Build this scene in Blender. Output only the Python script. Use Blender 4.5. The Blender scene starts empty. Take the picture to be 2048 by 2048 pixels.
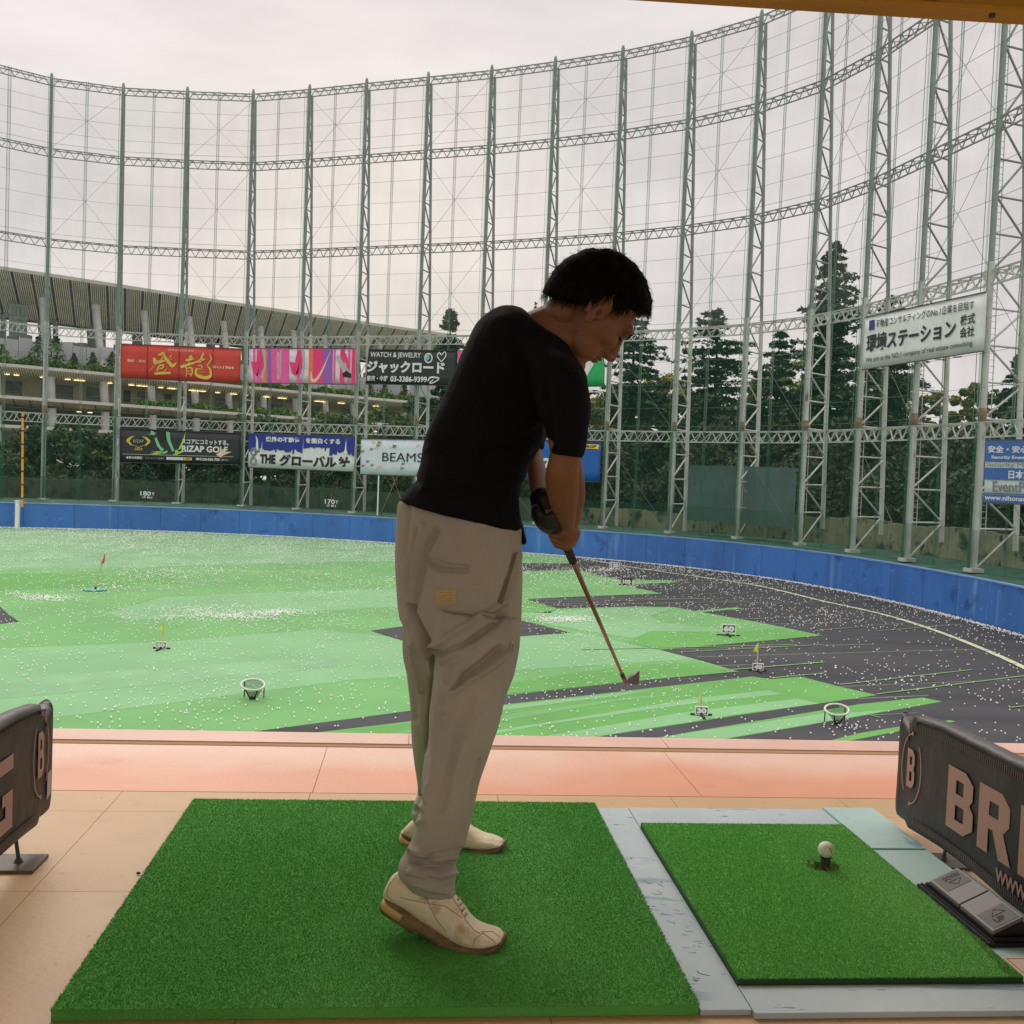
import bpy, bmesh, math, random
import numpy as np
from mathutils import Vector, Matrix, noise as mnoise
random.seed(7); rng = np.random.default_rng(7)
sc = bpy.context.scene
C = sc.collection
# ---------------------------------------------------------------- camera
HC = 1.05
ROLL = math.radians(2.26); PITCH = math.atan(82.7/2048)
cf = Vector((0, math.cos(PITCH), -math.sin(PITCH))); cu0 = Vector((0, math.sin(PITCH), math.cos(PITCH))); cr0 = Vector((1, 0, 0))
cr = math.cos(ROLL)*cr0 + math.sin(ROLL)*cu0
cu = math.cos(ROLL)*cu0 - math.sin(ROLL)*cr0
cam = bpy.data.cameras.new('camera'); camo = bpy.data.objects.new('camera', cam); C.objects.link(camo)
cam.sensor_width = 36; cam.lens = 36; cam.clip_start = .05; cam.clip_end = 3000
camo.matrix_world = Matrix(((cr.x, cu.x, -cf.x, 0), (cr.y, cu.y, -cf.y, 0), (cr.z, cu.z, -cf.z, HC), (0, 0, 0, 1)))
sc.camera = camo
# ---------------------------------------------------------------- world, sun, exposure
W = bpy.data.worlds.new('World'); sc.world = W; W.use_nodes = True
nt = W.node_tree; nt.nodes.clear()
def N(t, **k):
    n = nt.nodes.new(t)
    for a, b in k.items(): setattr(n, a, b)
    return n
L = nt.links.new
sky = N('ShaderNodeTexSky', sky_type='NISHITA', sun_disc=False); sky.sun_elevation = math.radians(38); sky.sun_rotation = math.radians(-25)
tc = N('ShaderNodeTexCoord'); mp = N('ShaderNodeMapping'); mp.inputs['Scale'].default_value = (1, 1, 3.2)
ns = N('ShaderNodeTexNoise'); ns.inputs['Scale'].default_value = 2.3; ns.inputs['Detail'].default_value = 6; ns.inputs['Roughness'].default_value = .55
L(tc.outputs['Generated'], mp.inputs[0]); L(mp.outputs[0], ns.inputs['Vector'])
rp = N('ShaderNodeValToRGB'); rp.color_ramp.elements[0].position = .36; rp.color_ramp.elements[1].position = .62
rp.color_ramp.elements[0].color = (.68, .64, .635, 1); rp.color_ramp.elements[1].color = (.88, .81, .785, 1)
L(ns.outputs[0], rp.inputs[0])
sx = N('ShaderNodeSeparateXYZ'); L(tc.outputs['Generated'], sx.inputs[0])
mr = N('ShaderNodeMapRange'); mr.inputs['From Min'].default_value = .42; mr.inputs['From Max'].default_value = .95; mr.inputs['To Min'].default_value = .92; mr.inputs['To Max'].default_value = 2.3
L(sx.outputs['Z'], mr.inputs[0])
vm = N('ShaderNodeVectorMath', operation='SCALE'); L(rp.outputs[0], vm.inputs[0]); L(mr.outputs[0], vm.inputs['Scale'])
sv = N('ShaderNodeVectorMath', operation='SCALE'); L(sky.outputs[0], sv.inputs[0]); sv.inputs['Scale'].default_value = .006
ad = N('ShaderNodeVectorMath', operation='ADD'); gd = N('ShaderNodeVectorMath', operation='DOT_PRODUCT'); nv = N('ShaderNodeVectorMath', operation='NORMALIZE'); L(tc.outputs['Generated'], nv.inputs[0]); L(nv.outputs[0], gd.inputs[0]); gd.inputs[1].default_value = (-.16, .975, .15)
gm = N('ShaderNodeMapRange'); gm.interpolation_type = 'SMOOTHSTEP'; gm.inputs['From Min'].default_value = .955; gm.inputs['From Max'].default_value = 1.0; L(gd.outputs['Value'], gm.inputs[0])
gs = N('ShaderNodeVectorMath', operation='SCALE'); gs.inputs[0].default_value = (.11, .07, .015); L(gm.outputs[0], gs.inputs['Scale']); g2 = N('ShaderNodeVectorMath', operation='ADD'); L(vm.outputs[0], g2.inputs[0]); L(gs.outputs[0], g2.inputs[1])
L(g2.outputs[0], ad.inputs[0]); L(sv.outputs[0], ad.inputs[1])
bg = N('ShaderNodeBackground'); L(ad.outputs[0], bg.inputs[0]); bg.inputs[1].default_value = 1.0
wo = N('ShaderNodeOutputWorld'); L(bg.outputs[0], wo.inputs[0])
sl = bpy.data.lights.new('sun', 'SUN'); sl.energy = .85; sl.angle = math.radians(22); sl.color = (1, .95, .88)
so = bpy.data.objects.new('sun', sl); C.objects.link(so)
_d = Vector((-.33*math.cos(.66), .94*math.cos(.66), math.sin(.66)))      # towards the bright part of the cloud
so.rotation_euler = _d.to_track_quat('Z', 'Y').to_euler()
sc.view_settings.view_transform = 'Standard'; sc.view_settings.look = 'None'; sc.view_settings.gamma = 1; sc.view_settings.exposure = 0.1
sc.view_settings.use_curve_mapping = False
sc.render.engine = 'CYCLES'; sc.cycles.transparent_max_bounces = 24; sc.cycles.max_bounces = 7
# ---------------------------------------------------------------- measuring helpers (pixel of the 2048 px photograph -> a place at a known height or distance)
def ray(x, y): return 2048*cf + (x-1024)*cr - (y-1024)*cu
def atz(x, y, z):
    d = ray(x, y); t = (z-HC)/d.z; return Vector((d.x*t, d.y*t, z))
def aty(x, y, Y):
    d = ray(x, y); t = Y/d.y; return Vector((d.x*t, Y, HC+d.z*t))
def proj(p):
    v = Vector(p)-Vector((0, 0, HC)); w = v.dot(cf); return 1024+2048*v.dot(cr)/w, 1024-2048*v.dot(cu)/w
BA = math.radians(5.3); bc, bs = math.cos(BA), math.sin(BA)
def B(u, v, z=0): return Vector((u*bc-v*bs, u*bs+v*bc, z))       # the bay's own axes: u across, v out to the field
# ---------------------------------------------------------------- materials
def rgb(r, g, b):
    f = lambda c: (c/255)/12.92 if c/255 <= .04045 else ((c/255+.055)/1.055)**2.4
    return (f(r), f(g), f(b), 1)
def mat(name, col, rough=.6, var=.0, vscale=3., bump=0., bscale=40., metal=0., col2=None, stretch=(1, 1, 1), spec=.5, emit=None, detail=5, contrast=(.35, .65), obj=False):
    m = bpy.data.materials.new(name); m.use_nodes = True; t = m.node_tree; b = t.nodes['Principled BSDF']
    b.inputs['Base Color'].default_value = col; b.inputs['Roughness'].default_value = rough; b.inputs['Metallic'].default_value = metal
    b.inputs['Specular IOR Level'].default_value = spec
    if emit: b.inputs['Emission Color'].default_value = col; b.inputs['Emission Strength'].default_value = emit
    if var or col2 or bump:
        if obj: g = t.nodes.new('ShaderNodeTexCoord'); out = g.outputs['Object']
        else: g = t.nodes.new('ShaderNodeNewGeometry'); out = g.outputs['Position']
        mp = t.nodes.new('ShaderNodeMapping'); mp.inputs['Scale'].default_value = stretch; t.links.new(out, mp.inputs[0])
    if var or col2:
        n = t.nodes.new('ShaderNodeTexNoise'); n.inputs['Scale'].default_value = vscale; n.inputs['Detail'].default_value = detail; t.links.new(mp.outputs[0], n.inputs['Vector'])
        r = t.nodes.new('ShaderNodeValToRGB'); r.color_ramp.elements[0].position = contrast[0]; r.color_ramp.elements[1].position = contrast[1]
        c2 = col2 or tuple(min(1, c*(1+var)) for c in col[:3])+(1,); c1 = col if col2 else tuple(c*(1-var) for c in col[:3])+(1,)
        r.color_ramp.elements[0].color = c1; r.color_ramp.elements[1].color = c2
        t.links.new(n.outputs[0], r.inputs[0]); t.links.new(r.outputs[0], b.inputs['Base Color'])
        if emit: t.links.new(r.outputs[0], b.inputs['Emission Color'])
    if bump:
        n2 = t.nodes.new('ShaderNodeTexNoise'); n2.inputs['Scale'].default_value = bscale; n2.inputs['Detail'].default_value = 6; t.links.new(mp.outputs[0], n2.inputs['Vector'])
        bp = t.nodes.new('ShaderNodeBump'); bp.inputs['Strength'].default_value = min(1, bump); bp.inputs['Distance'].default_value = .02 if bscale < 100 else .004
        t.links.new(n2.outputs[0], bp.inputs['Height']); t.links.new(bp.outputs[0], b.inputs['Normal'])
    return m
def second_layer(m, col, scale, lo, hi, stretch=(1, 1, 1), kind='noise', detail=6):
    """mixes stains or wear of another colour over what the material already has"""
    t = m.node_tree; b = t.nodes['Principled BSDF']
    g = t.nodes.new('ShaderNodeNewGeometry'); mp = t.nodes.new('ShaderNodeMapping'); mp.inputs['Scale'].default_value = stretch; t.links.new(g.outputs['Position'], mp.inputs[0])
    n = t.nodes.new('ShaderNodeTexNoise' if kind == 'noise' else 'ShaderNodeTexVoronoi'); n.inputs['Scale'].default_value = scale
    if kind == 'noise': n.inputs['Detail'].default_value = detail
    t.links.new(mp.outputs[0], n.inputs['Vector'])
    r = t.nodes.new('ShaderNodeMapRange'); r.inputs['From Min'].default_value = lo; r.inputs['From Max'].default_value = hi; t.links.new(n.outputs[0], r.inputs[0])
    mx = t.nodes.new('ShaderNodeMix'); mx.data_type = 'RGBA'; mx.inputs['B'].default_value = col
    src = b.inputs['Base Color'].links[0].from_socket if b.inputs['Base Color'].links else None
    if src: t.links.new(src, mx.inputs['A'])
    else: mx.inputs['A'].default_value = b.inputs['Base Color'].default_value
    t.links.new(r.outputs[0], mx.inputs['Factor']); t.links.new(mx.outputs['Result'], b.inputs['Base Color'])
    return m
def netmat(name, col, dens, grid=0.):
    """a fine net seen from afar: mostly gaps"""
    m = bpy.data.materials.new(name); m.use_nodes = True; t = m.node_tree; b = t.nodes['Principled BSDF']; b.inputs['Base Color'].default_value = col; b.inputs['Roughness'].default_value = .8
    tr = t.nodes.new('ShaderNodeBsdfTransparent'); mx = t.nodes.new('ShaderNodeMixShader'); o = t.nodes['Material Output']
    g = t.nodes.new('ShaderNodeNewGeometry'); mp = t.nodes.new('ShaderNodeMapping'); mp.inputs['Scale'].default_value = (.5, .5, .16); t.links.new(g.outputs['Position'], mp.inputs[0])
    n = t.nodes.new('ShaderNodeTexNoise'); n.inputs['Scale'].default_value = 1.1; n.inputs['Detail'].default_value = 4; t.links.new(mp.outputs[0], n.inputs['Vector'])
    r = t.nodes.new('ShaderNodeMapRange'); r.inputs['From Min'].default_value = .3; r.inputs['From Max'].default_value = .7; r.inputs['To Min'].default_value = dens*.8; r.inputs['To Max'].default_value = dens*1.2
    t.links.new(n.outputs[0], r.inputs[0]); t.links.new(r.outputs[0], mx.inputs[0]); t.links.new(tr.outputs[0], mx.inputs[1]); t.links.new(b.outputs[0], mx.inputs[2]); t.links.new(mx.outputs[0], o.inputs[0])
    return m
# ---------------------------------------------------------------- object helpers
def tag(o, label=None, cat=None, group=None, kind=None):
    if label: o['label'] = label
    if cat: o['category'] = cat
    if group: o['group'] = group
    if kind: o['kind'] = kind
    return o
WM = {}
def put(o, parent=None, M=None):
    C.objects.link(o); M = M or Matrix.Identity(4)
    if parent is not None: o.parent = parent; o.matrix_parent_inverse = WM[parent.name].inverted()
    o.matrix_basis = M; WM[o.name] = M; return o
def thing(name, label, cat, loc=(0, 0, 0), group=None):
    o = bpy.data.objects.new(name, None); o.empty_display_size = .1
    put(o, None, Matrix.Translation(Vector(loc))); return tag(o, label, cat, group)
def npmesh(name, V, F, m=None, smooth=False, M=None):
    """V (n,3), F (k,3 or 4) arrays"""
    V = np.asarray(V, dtype=np.float32); F = np.asarray(F, dtype=np.int32); k = F.shape[1]
    me = bpy.data.meshes.new(name); me.vertices.add(len(V)); me.vertices.foreach_set('co', V.ravel())
    me.loops.add(F.size); me.loops.foreach_set('vertex_index', F.ravel()); me.polygons.add(len(F))
    me.polygons.foreach_set('loop_start', np.arange(len(F), dtype=np.int32)*k); me.polygons.foreach_set('loop_total', np.full(len(F), k, dtype=np.int32))
    if smooth: me.polygons.foreach_set('use_smooth', np.ones(len(F), dtype=bool))
    me.update(calc_edges=True)
    for x in (m if isinstance(m, list) else [m] if m else []): me.materials.append(x)
    return me
def mesh(name, V, F, m=None, parent=None, smooth=False, mi=None):
    """an object from world coordinates; its origin goes to the bottom centre"""
    V = [Vector(v) for v in V]; xs = [v.x for v in V]; ys = [v.y for v in V]; zs = [v.z for v in V]
    o0 = Vector(((min(xs)+max(xs))/2, (min(ys)+max(ys))/2, min(zs)))
    me = bpy.data.meshes.new(name); me.from_pydata([v-o0 for v in V], [], F)
    for x in (m if isinstance(m, list) else [m] if m else []): me.materials.append(x)
    if smooth: me.polygons.foreach_set('use_smooth', [True]*len(me.polygons))
    if mi: me.polygons.foreach_set('material_index', mi)
    me.update()
    return put(bpy.data.objects.new(name, me), parent, Matrix.Translation(o0))
class MB:
    def __init__(s): s.V = []; s.F = []; s.mi = []
    def add(s, V, F, mi=0):
        n = len(s.V); s.V += [Vector(v) for v in V]; s.F += [tuple(i+n for i in f) for f in F]; s.mi += [mi]*len(F)
    def hexa(s, P, mi=0): s.add(P, [(0, 3, 2, 1), (4, 5, 6, 7), (0, 1, 5, 4), (1, 2, 6, 5), (2, 3, 7, 6), (3, 0, 4, 7)], mi)
    def box(s, a, b, mi=0, T=None):
        P = [(a[0], a[1], a[2]), (b[0], a[1], a[2]), (b[0], b[1], a[2]), (a[0], b[1], a[2]), (a[0], a[1], b[2]), (b[0], a[1], b[2]), (b[0], b[1], b[2]), (a[0], b[1], b[2])]
        s.hexa([T(*p) if T else p for p in P], mi)
    def tube(s, p, q, r0, r1=None, n=8, mi=0, cap=True):
        p, q = Vector(p), Vector(q); r1 = r0 if r1 is None else r1; d = (q-p).normalized(); a = d.orthogonal().normalized(); b = d.cross(a)
        V = [p+(a*math.cos(t)+b*math.sin(t))*r0 for t in [2*math.pi*i/n for i in range(n)]]+[q+(a*math.cos(t)+b*math.sin(t))*r1 for t in [2*math.pi*i/n for i in range(n)]]
        F = [(i, (i+1) % n, n+(i+1) % n, n+i) for i in range(n)]
        if cap: F += [tuple(range(n))[::-1], tuple(range(n, 2*n))]
        s.add(V, F, mi)
    def loft(s, rings, cap=True, mi=0):
        n = len(rings[0]); V = [p for r in rings for p in r]; F = []
        for k in range(len(rings)-1):
            for i in range(n): F.append((k*n+i, k*n+(i+1) % n, (k+1)*n+(i+1) % n, (k+1)*n+i))
        if cap: F += [tuple(range(n))[::-1], tuple(range((len(rings)-1)*n, len(rings)*n))]
        s.add(V, F, mi)
    def ell(s, c, ax, rad, nu=16, nv=10, mi=0):
        c = Vector(c); R = []
        V = [c+ax[2]*rad[2]]; 
        for j in range(1, nv):
            th = math.pi*j/nv
            for i in range(nu):
                ph = 2*math.pi*i/nu; V.append(c+ax[0]*rad[0]*math.sin(th)*math.cos(ph)+ax[1]*rad[1]*math.sin(th)*math.sin(ph)+ax[2]*rad[2]*math.cos(th))
        V.append(c-ax[2]*rad[2]); F = []
        for i in range(nu): F.append((0, 1+i, 1+(i+1) % nu)); F.append((len(V)-1, len(V)-1-nu+(i+1) % nu, len(V)-1-nu+i))
        for j in range(nv-2):
            for i in range(nu): a = 1+j*nu+i; b = 1+j*nu+(i+1) % nu; F.append((a, a+nu, b+nu, b))
        s.add(V, F, mi)
    def obj(s, name, m, parent=None, smooth=False): return mesh(name, s.V, s.F, m, parent, smooth, s.mi if isinstance(m, list) else None)
AX = (Vector((1, 0, 0)), Vector((0, 1, 0)), Vector((0, 0, 1)))
# shared unit bars (12 and 16 faces) placed by their matrix
_ub = {}
def ubar(m, kind):
    k = (m.name, kind)
    if k not in _ub:
        b = MB()
        if kind == 'box': b.box((-.5, -.5, 0), (.5, .5, 1))
        else: b.tube((0, 0, 0), (0, 0, 1), .5, n=7)
        me = bpy.data.meshes.new('bar'); me.from_pydata(b.V, [], b.F); me.materials.append(m)
        if kind != 'box': me.polygons.foreach_set('use_smooth', [True]*7+[False]*2)
        me.update(); _ub[k] = me
    return _ub[k]
def bar(name, p, q, w, m, parent, kind='box', w2=None, side=None):
    p, q = Vector(p), Vector(q); d = q-p; l = d.length; d.normalize()
    a = (side-side.dot(d)*d).normalized() if side else (Vector((0, 0, 1)).cross(d).normalized() if abs(d.z) < .95 else Vector((1, 0, 0)).cross(d).normalized())
    b = d.cross(a); w2 = w2 or w
    M = Matrix(((a.x*w, b.x*w2, d.x*l, p.x), (a.y*w, b.y*w2, d.y*l, p.y), (a.z*w, b.z*w2, d.z*l, p.z), (0, 0, 0, 1)))
    return put(bpy.data.objects.new(name, ubar(m, kind)), parent, M)
def ribbon(name, pts, w, z, m, parent=None, kind=None):
    V = []; F = []
    for i, p in enumerate(pts):
        a = pts[max(0, i-1)]; b = pts[min(len(pts)-1, i+1)]; t = Vector((b[0]-a[0], b[1]-a[1], 0)).normalized(); n = Vector((-t.y, t.x, 0))*w/2
        V += [Vector((p[0], p[1], z))+n, Vector((p[0], p[1], z))-n]
        if i: F.append((2*i-2, 2*i-1, 2*i+1, 2*i))
    o = mesh(name, V, F, m, parent)
    if kind: o['kind'] = kind
    return o
def evalmesh(o):
    dg = bpy.context.evaluated_depsgraph_get(); me = bpy.data.meshes.new_from_object(o.evaluated_get(dg)); return me
_txt = {}
def textmesh(s, bold=0., shear=0.):
    k = (s, bold, shear)
    if k not in _txt:
        cu_ = bpy.data.curves.new('t', 'FONT'); cu_.body = s; cu_.size = 1; cu_.offset = bold; cu_.resolution_u = 3; cu_.shear = shear
        o = bpy.data.objects.new('t', cu_); C.objects.link(o); bpy.context.view_layer.update(); me = evalmesh(o)
        n = len(me.vertices); co = np.empty(n*3); me.vertices.foreach_get('co', co); co = co.reshape(-1, 3)
        F = [tuple(p.vertices) for p in me.polygons]; bpy.data.objects.remove(o); bpy.data.curves.remove(cu_); bpy.data.meshes.remove(me)
        _txt[k] = (co, F)
    return _txt[k]
class Board:
    """a flat printed surface: local coordinates s 0..1 left to right, t 0..1 bottom to top, lift = metres in front"""
    def __init__(s, TL, TR, BR, BL): s.c = [Vector(v) for v in (TL, TR, BR, BL)]; s.n = (s.c[1]-s.c[3]).cross(s.c[0]-s.c[2]).normalized()
    def fix(s):
        if s.n.y > 0 and abs(s.n.z) < .9: s.n = -s.n
        return s
    def P(s, a, b, lift=.0):
        TL, TR, BR, BL = s.c; return (BL*(1-a)+BR*a)*(1-b)+(TL*(1-a)+TR*a)*b+s.n*lift
    def text(s, name, st, a0, b0, a1, b1, m, parent, bold=.0, shear=0., lift=.03):
        co, F = textmesh(st, bold, shear); x0, y0 = co[:, 0].min(), co[:, 1].min(); x1, y1 = co[:, 0].max(), co[:, 1].max()
        V = [s.P(a0+(a1-a0)*(c[0]-x0)/(x1-x0), b0+(b1-b0)*(c[1]-y0)/max(1e-6, y1-y0), lift) for c in co]
        return mesh(name, V, F, m, parent)
    def poly(s, name, pts, m, parent, lift=.02):
        return mesh(name, [s.P(a, b, lift) for a, b in pts], [tuple(range(len(pts)))], m, parent)
    def stroke(s, name, pts, w, m, parent, lift=.03, asp=1.):
        """a brush stroke of varying width: pts (a,b,width factor)"""
        V = []; F = []; W_ = (s.c[1]-s.c[0]).length; H_ = (s.c[0]-s.c[3]).length
        # smooth subdivision
        Q = [Vector((p[0]*W_, p[1]*H_, (p[2] if len(p) > 2 else 1))) for p in pts]; R = []
        for i in range(len(Q)-1):
            p0 = Q[max(0, i-1)]; p1 = Q[i]; p2 = Q[i+1]; p3 = Q[min(len(Q)-1, i+2)]
            for k in range(5):
                u = k/5; R.append(.5*((2*p1)+(-p0+p2)*u+(2*p0-5*p1+4*p2-p3)*u*u+(-p0+3*p1-3*p2+p3)*u**3))
        R.append(Q[-1])
        for i, p in enumerate(R):
            a = R[max(0, i-1)]; b = R[min(len(R)-1, i+1)]; t = Vector((b.x-a.x, b.y-a.y)).normalized(); n = Vector((-t.y, t.x))*w*H_*max(.05, p.z)/2
            V += [s.P((p.x+n.x)/W_, (p.y+n.y)/H_, lift), s.P((p.x-n.x)/W_, (p.y-n.y)/H_, lift)]
            if i: F.append((2*i-2, 2*i-1, 2*i+1, 2*i))
        return mesh(name, V, F, m, parent)
# ================================================================ GROUND AND FIELD
FZ = -6.45                                     # the field lies a storey below the tee
WALLP = [(-95, 84), (-60, 97), (-47.9, 100.4), (-39.5, 102.6), (-31.4, 103.3), (-23.5, 102.6), (-16, 101), (-7, 97.6), (1.3, 94), (8.5, 90.2), (14.6, 85.8), (19.6, 79.8), (22.9, 73.6), (25.0, 67), (26.3, 60), (27.0, 53.3), (27.3, 45), (27.3, 30)]
TW = [(-61.5, 95.5), (-55.2, 101.6), (-48.9, 106.6), (-42.3, 108.6), (-35.7, 108.9), (-28.8, 108.9), (-22.5, 106.9), (-16.3, 104.6), (-9.9, 102.3), (-3.6, 100.0), (2.4, 97.3), (8.4, 94.3), (14.0, 90.7), (19.0, 86.2), (22.8, 80.8), (25.0, 74.8), (26.45, 68.2), (27.9, 61.5), (28.9, 54.5)]
def dense(P, k):
    R = []
    for i in range(len(P)-1):
        p0 = Vector(P[max(0, i-1)]); p1 = Vector(P[i]); p2 = Vector(P[i+1]); p3 = Vector(P[min(len(P)-1, i+2)])
        for j in range(k):
            u = j/k; R.append(.5*((2*p1)+(-p0+p2)*u+(2*p0-5*p1+4*p2-p3)*u*u+(-p0+3*p1-3*p2+p3)*u**3))
    R.append(Vector(P[-1])); return R
def offs(P, d):
    R = []
    for i, p in enumerate(P):
        a = Vector(P[max(0, i-1)]); b = Vector(P[min(len(P)-1, i+1)]); t = (b-a).normalized(); n = Vector((-t.y, t.x)); R.append(Vector((p[0], p[1]))+n*d)
    return R
def strip(name, A, B_, za, zb, m, parent=None, kind='structure'):
    V = [(p.x, p.y, za) for p in A]+[(p.x, p.y, zb) for p in B_]; n = len(A)
    o = mesh(name, V, [(i, i+1, n+i+1, n+i) for i in range(n-1)], m, parent)
    if kind: o['kind'] = kind
    return o
M_ground = mat('ground', rgb(72, 84, 62), .9, .3, .2, .3, 2)
M_track = mat('dark_synthetic_surface', rgb(62, 63, 66), .8, .2, .35, .25, 60, stretch=(.16, 1.6, 1), spec=.25)
M_lt = mat('pale_green_turf', rgb(126, 172, 124), .85, .07, .25, .25, 90, spec=.2)
M_md = mat('green_turf', rgb(111, 163, 102), .85, .08, .25, .25, 90, spec=.2)
M_br = mat('bright_green_turf', rgb(100, 157, 84), .85, .08, .25, .25, 90, spec=.2)
M_wt = mat('worn_pale_turf', rgb(128, 170, 127), .85, .10, .4, .25, 90, spec=.2)
M_line = mat('chalk_line', rgb(196, 200, 172), .7, col2=rgb(120, 136, 96), vscale=3.5, contrast=(.48, .66))
M_seam = mat('faint_seam_line', rgb(104, 112, 96), .7, .2, 2)
M_gline = mat('green_seam_line', rgb(104, 142, 88), .7, .2, 2)
o = mesh('ground', [(-900, -60, -6.7), (900, -60, -6.7), (900, 1400, -6.7), (-900, 1400, -6.7)], [(0, 1, 2, 3)], M_ground); tag(o, kind='structure')
wd = dense(WALLP, 6)
fb = [(p.x, p.y, FZ) for p in wd]+[(27.3, 2, FZ), (-95, 2, FZ)]
tag(mesh('field', fb, [tuple(range(len(fb)))[::-1]], M_track), kind='structure')
def turf(name, px, m, lay):
    tag(mesh(name, [atz(x, y, FZ+.004*lay) for x, y in px], [tuple(range(len(px)))], m), kind='structure')
# the great green area with its lighter and darker sown bands, far to near
G = [(-150, 1060), (20, 1050), (150, 1053), (400, 1058), (700, 1074), (900, 1090), (1047, 1101), (1140, 1115), (1146, 1127), (1040, 1126), (880, 1130), (900, 1143), (1047, 1142), (1153, 1140), (1243, 1160), (1336, 1160), (1358, 1164), (1260, 1169), (1275, 1176), (1323, 1187), (1180, 1192), (1047, 1198), (880, 1198), (1052, 1198.5), (1116, 1217),
     (1272, 1213), (1347, 1214), (1390, 1222), (1472, 1214.6), (1485, 1217), (1403, 1224), (1520, 1245), (1645, 1271), (1480, 1286), (1320, 1300), (1390, 1318), (1477, 1343), (1240, 1366), (1000, 1392), (816, 1422), (455, 1470), (300, 1490), (-200, 1560), (-900, 1660), (-700, 1300)]
turf('turf', G, M_md, 1)
turf('turf', [(-150, 1061), (20, 1051), (150, 1054), (400, 1059), (700, 1075), (900, 1091), (900, 1122), (700, 1123), (350, 1132), (0, 1141), (-200, 1144)], M_wt, 2)
turf('turf', [(217, 1225), (250, 1240), (640, 1222), (860, 1210), (860, 1176), (560, 1184), (330, 1194)], M_lt, 2)
turf('turf', [(-200, 1150), (60, 1146), (330, 1152), (370, 1166), (150, 1176), (-200, 1186)], M_br, 2)
turf('turf', [(-500, 1326), (0, 1297), (330, 1284), (640, 1258), (666, 1262), (800, 1275), (1042, 1271), (1163, 1266), (1260, 1287), (1320, 1300), (1390, 1318), (1200, 1330), (1010, 1341), (700, 1360), (120, 1434), (-500, 1480)], M_lt, 2)
turf('turf', [(-500, 1392), (0, 1355), (400, 1331), (700, 1311), (700, 1330), (500, 1352), (0, 1398), (-500, 1440)], M_wt, 3)
turf('turf', [(1042, 1198.5), (1116, 1217), (1100, 1226), (1000, 1222), (880, 1218), (880, 1200)], M_br, 3)
turf('turf', [(1040, 1226), (1230, 1216), (1347, 1216), (1300, 1232), (1325, 1245), (1480, 1262), (1260, 1276), (1100, 1250)], M_lt, 3)
turf('turf', [(1250, 1285), (1300, 1262), (1480, 1264), (1560, 1256), (1643, 1271), (1480, 1286), (1322, 1299)], M_br, 4)
turf('turf', [(1260, 1330), (1400, 1324), (1475, 1343), (1240, 1365), (1010, 1389), (1000, 1368)], M_br, 4)
# dark gaps seen as the field surface itself between turf pieces
turf('bare_patch', [(742, 1261), (900, 1240), (1042, 1241), (1074, 1248), (1139, 1265), (1042, 1272), (880, 1292), (802, 1280)], M_track, 5)
turf('bare_patch', [(-60, 1214), (0, 1213), (14, 1226), (38, 1243), (0, 1247), (-60, 1250)], M_track, 5)
# strips towards the tee
F1 = [(1000, 1410), (1240, 1383), (1504, 1353), (1540, 1358), (1602, 1353), (1670, 1371), (1754, 1390), (1480, 1430), (1206, 1472), (1000, 1510), (400, 1560), (300, 1530), (600, 1469), (816, 1443)]
turf('turf', F1, M_br, 1)
turf('turf', [(820, 1444), (1000, 1412), (1240, 1386), (1310, 1379), (1240, 1391), (1000, 1421), (700, 1462)], M_lt, 2)
turf('turf', [(700, 1480), (1000, 1430), (1270, 1393), (1360, 1389), (1230, 1403), (1000, 1443), (760, 1488)], M_md, 2)
turf('turf', [(900, 1476), (1380, 1398), (1535, 1380), (1565, 1388), (1400, 1405), (1100, 1448), (950, 1474)], M_lt, 2)
turf('turf', [(1060, 1478), (1350, 1427), (1596, 1397), (1640, 1407), (1500, 1425), (1206, 1471), (1080, 1494)], M_lt, 2)
turf('turf', [(1304, 1477), (1380, 1464), (1720, 1408), (1846, 1395), (1884, 1403), (1700, 1436), (1428, 1482), (1280, 1506)], M_br, 1)
turf('turf', [(1304, 1479), (1400, 1462), (1660, 1425), (1720, 1424), (1790, 1418), (1700, 1435), (1428, 1481), (1290, 1503)], M_lt, 2)
turf('turf', [(1640, 1486), (1720, 1466), (1786, 1455), (1900, 1440), (1912, 1443), (1800, 1462), (1690, 1483)], M_br, 1)
for a, b, w, m in [((1163, 1300), (1587, 1290), .16, M_gline), ((1357, 1305), (1645, 1290), .13, M_gline), ((1440, 1342), (1649, 1325), .16, M_gline), ((1540, 1357), (1650, 1347), .13, M_gline), ((1680, 1370), (1945, 1340), .12, M_gline), ((1754, 1389), (2100, 1346), .13, M_gline), ((1750, 1263), (1926, 1249), .16, M_seam), ((1735, 1430), (1760, 1436), .08, M_gline), ((2018, 1416), (2100, 1408), .1, M_gline),
                   ((1060, 1207), (1480, 1196), .16, M_seam), ((1090, 1213), (1500, 1203), .16, M_seam), ((1160, 1152), (1500, 1143), .14, M_seam), ((1270, 1178), (1560, 1170), .14, M_seam), ((1040, 1129), (1180, 1127), .2, M_seam), ((1000, 1134), (1220, 1133), .2, M_seam), ((1360, 1190), (1620, 1180), .16, M_seam), ((1500, 1210), (1740, 1200), .14, M_seam), ((1480, 1240), (1800, 1222), .14, M_seam), ((1630, 1262), (1880, 1241), .14, M_seam), ((810, 1263), (1100, 1256), .12, M_seam)]:
    p, q = atz(*a, FZ), atz(*b, FZ); ribbon('seam_line', [p, q], w, FZ+.024, m, None, 'structure')
_p, _q = atz(1163, 1300, FZ), atz(1587, 1290, FZ); _u = Vector((_q.x-_p.x, _q.y-_p.y)).normalized(); _v = Vector((-_u.y, _u.x)); _r = random.Random(9)
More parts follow.
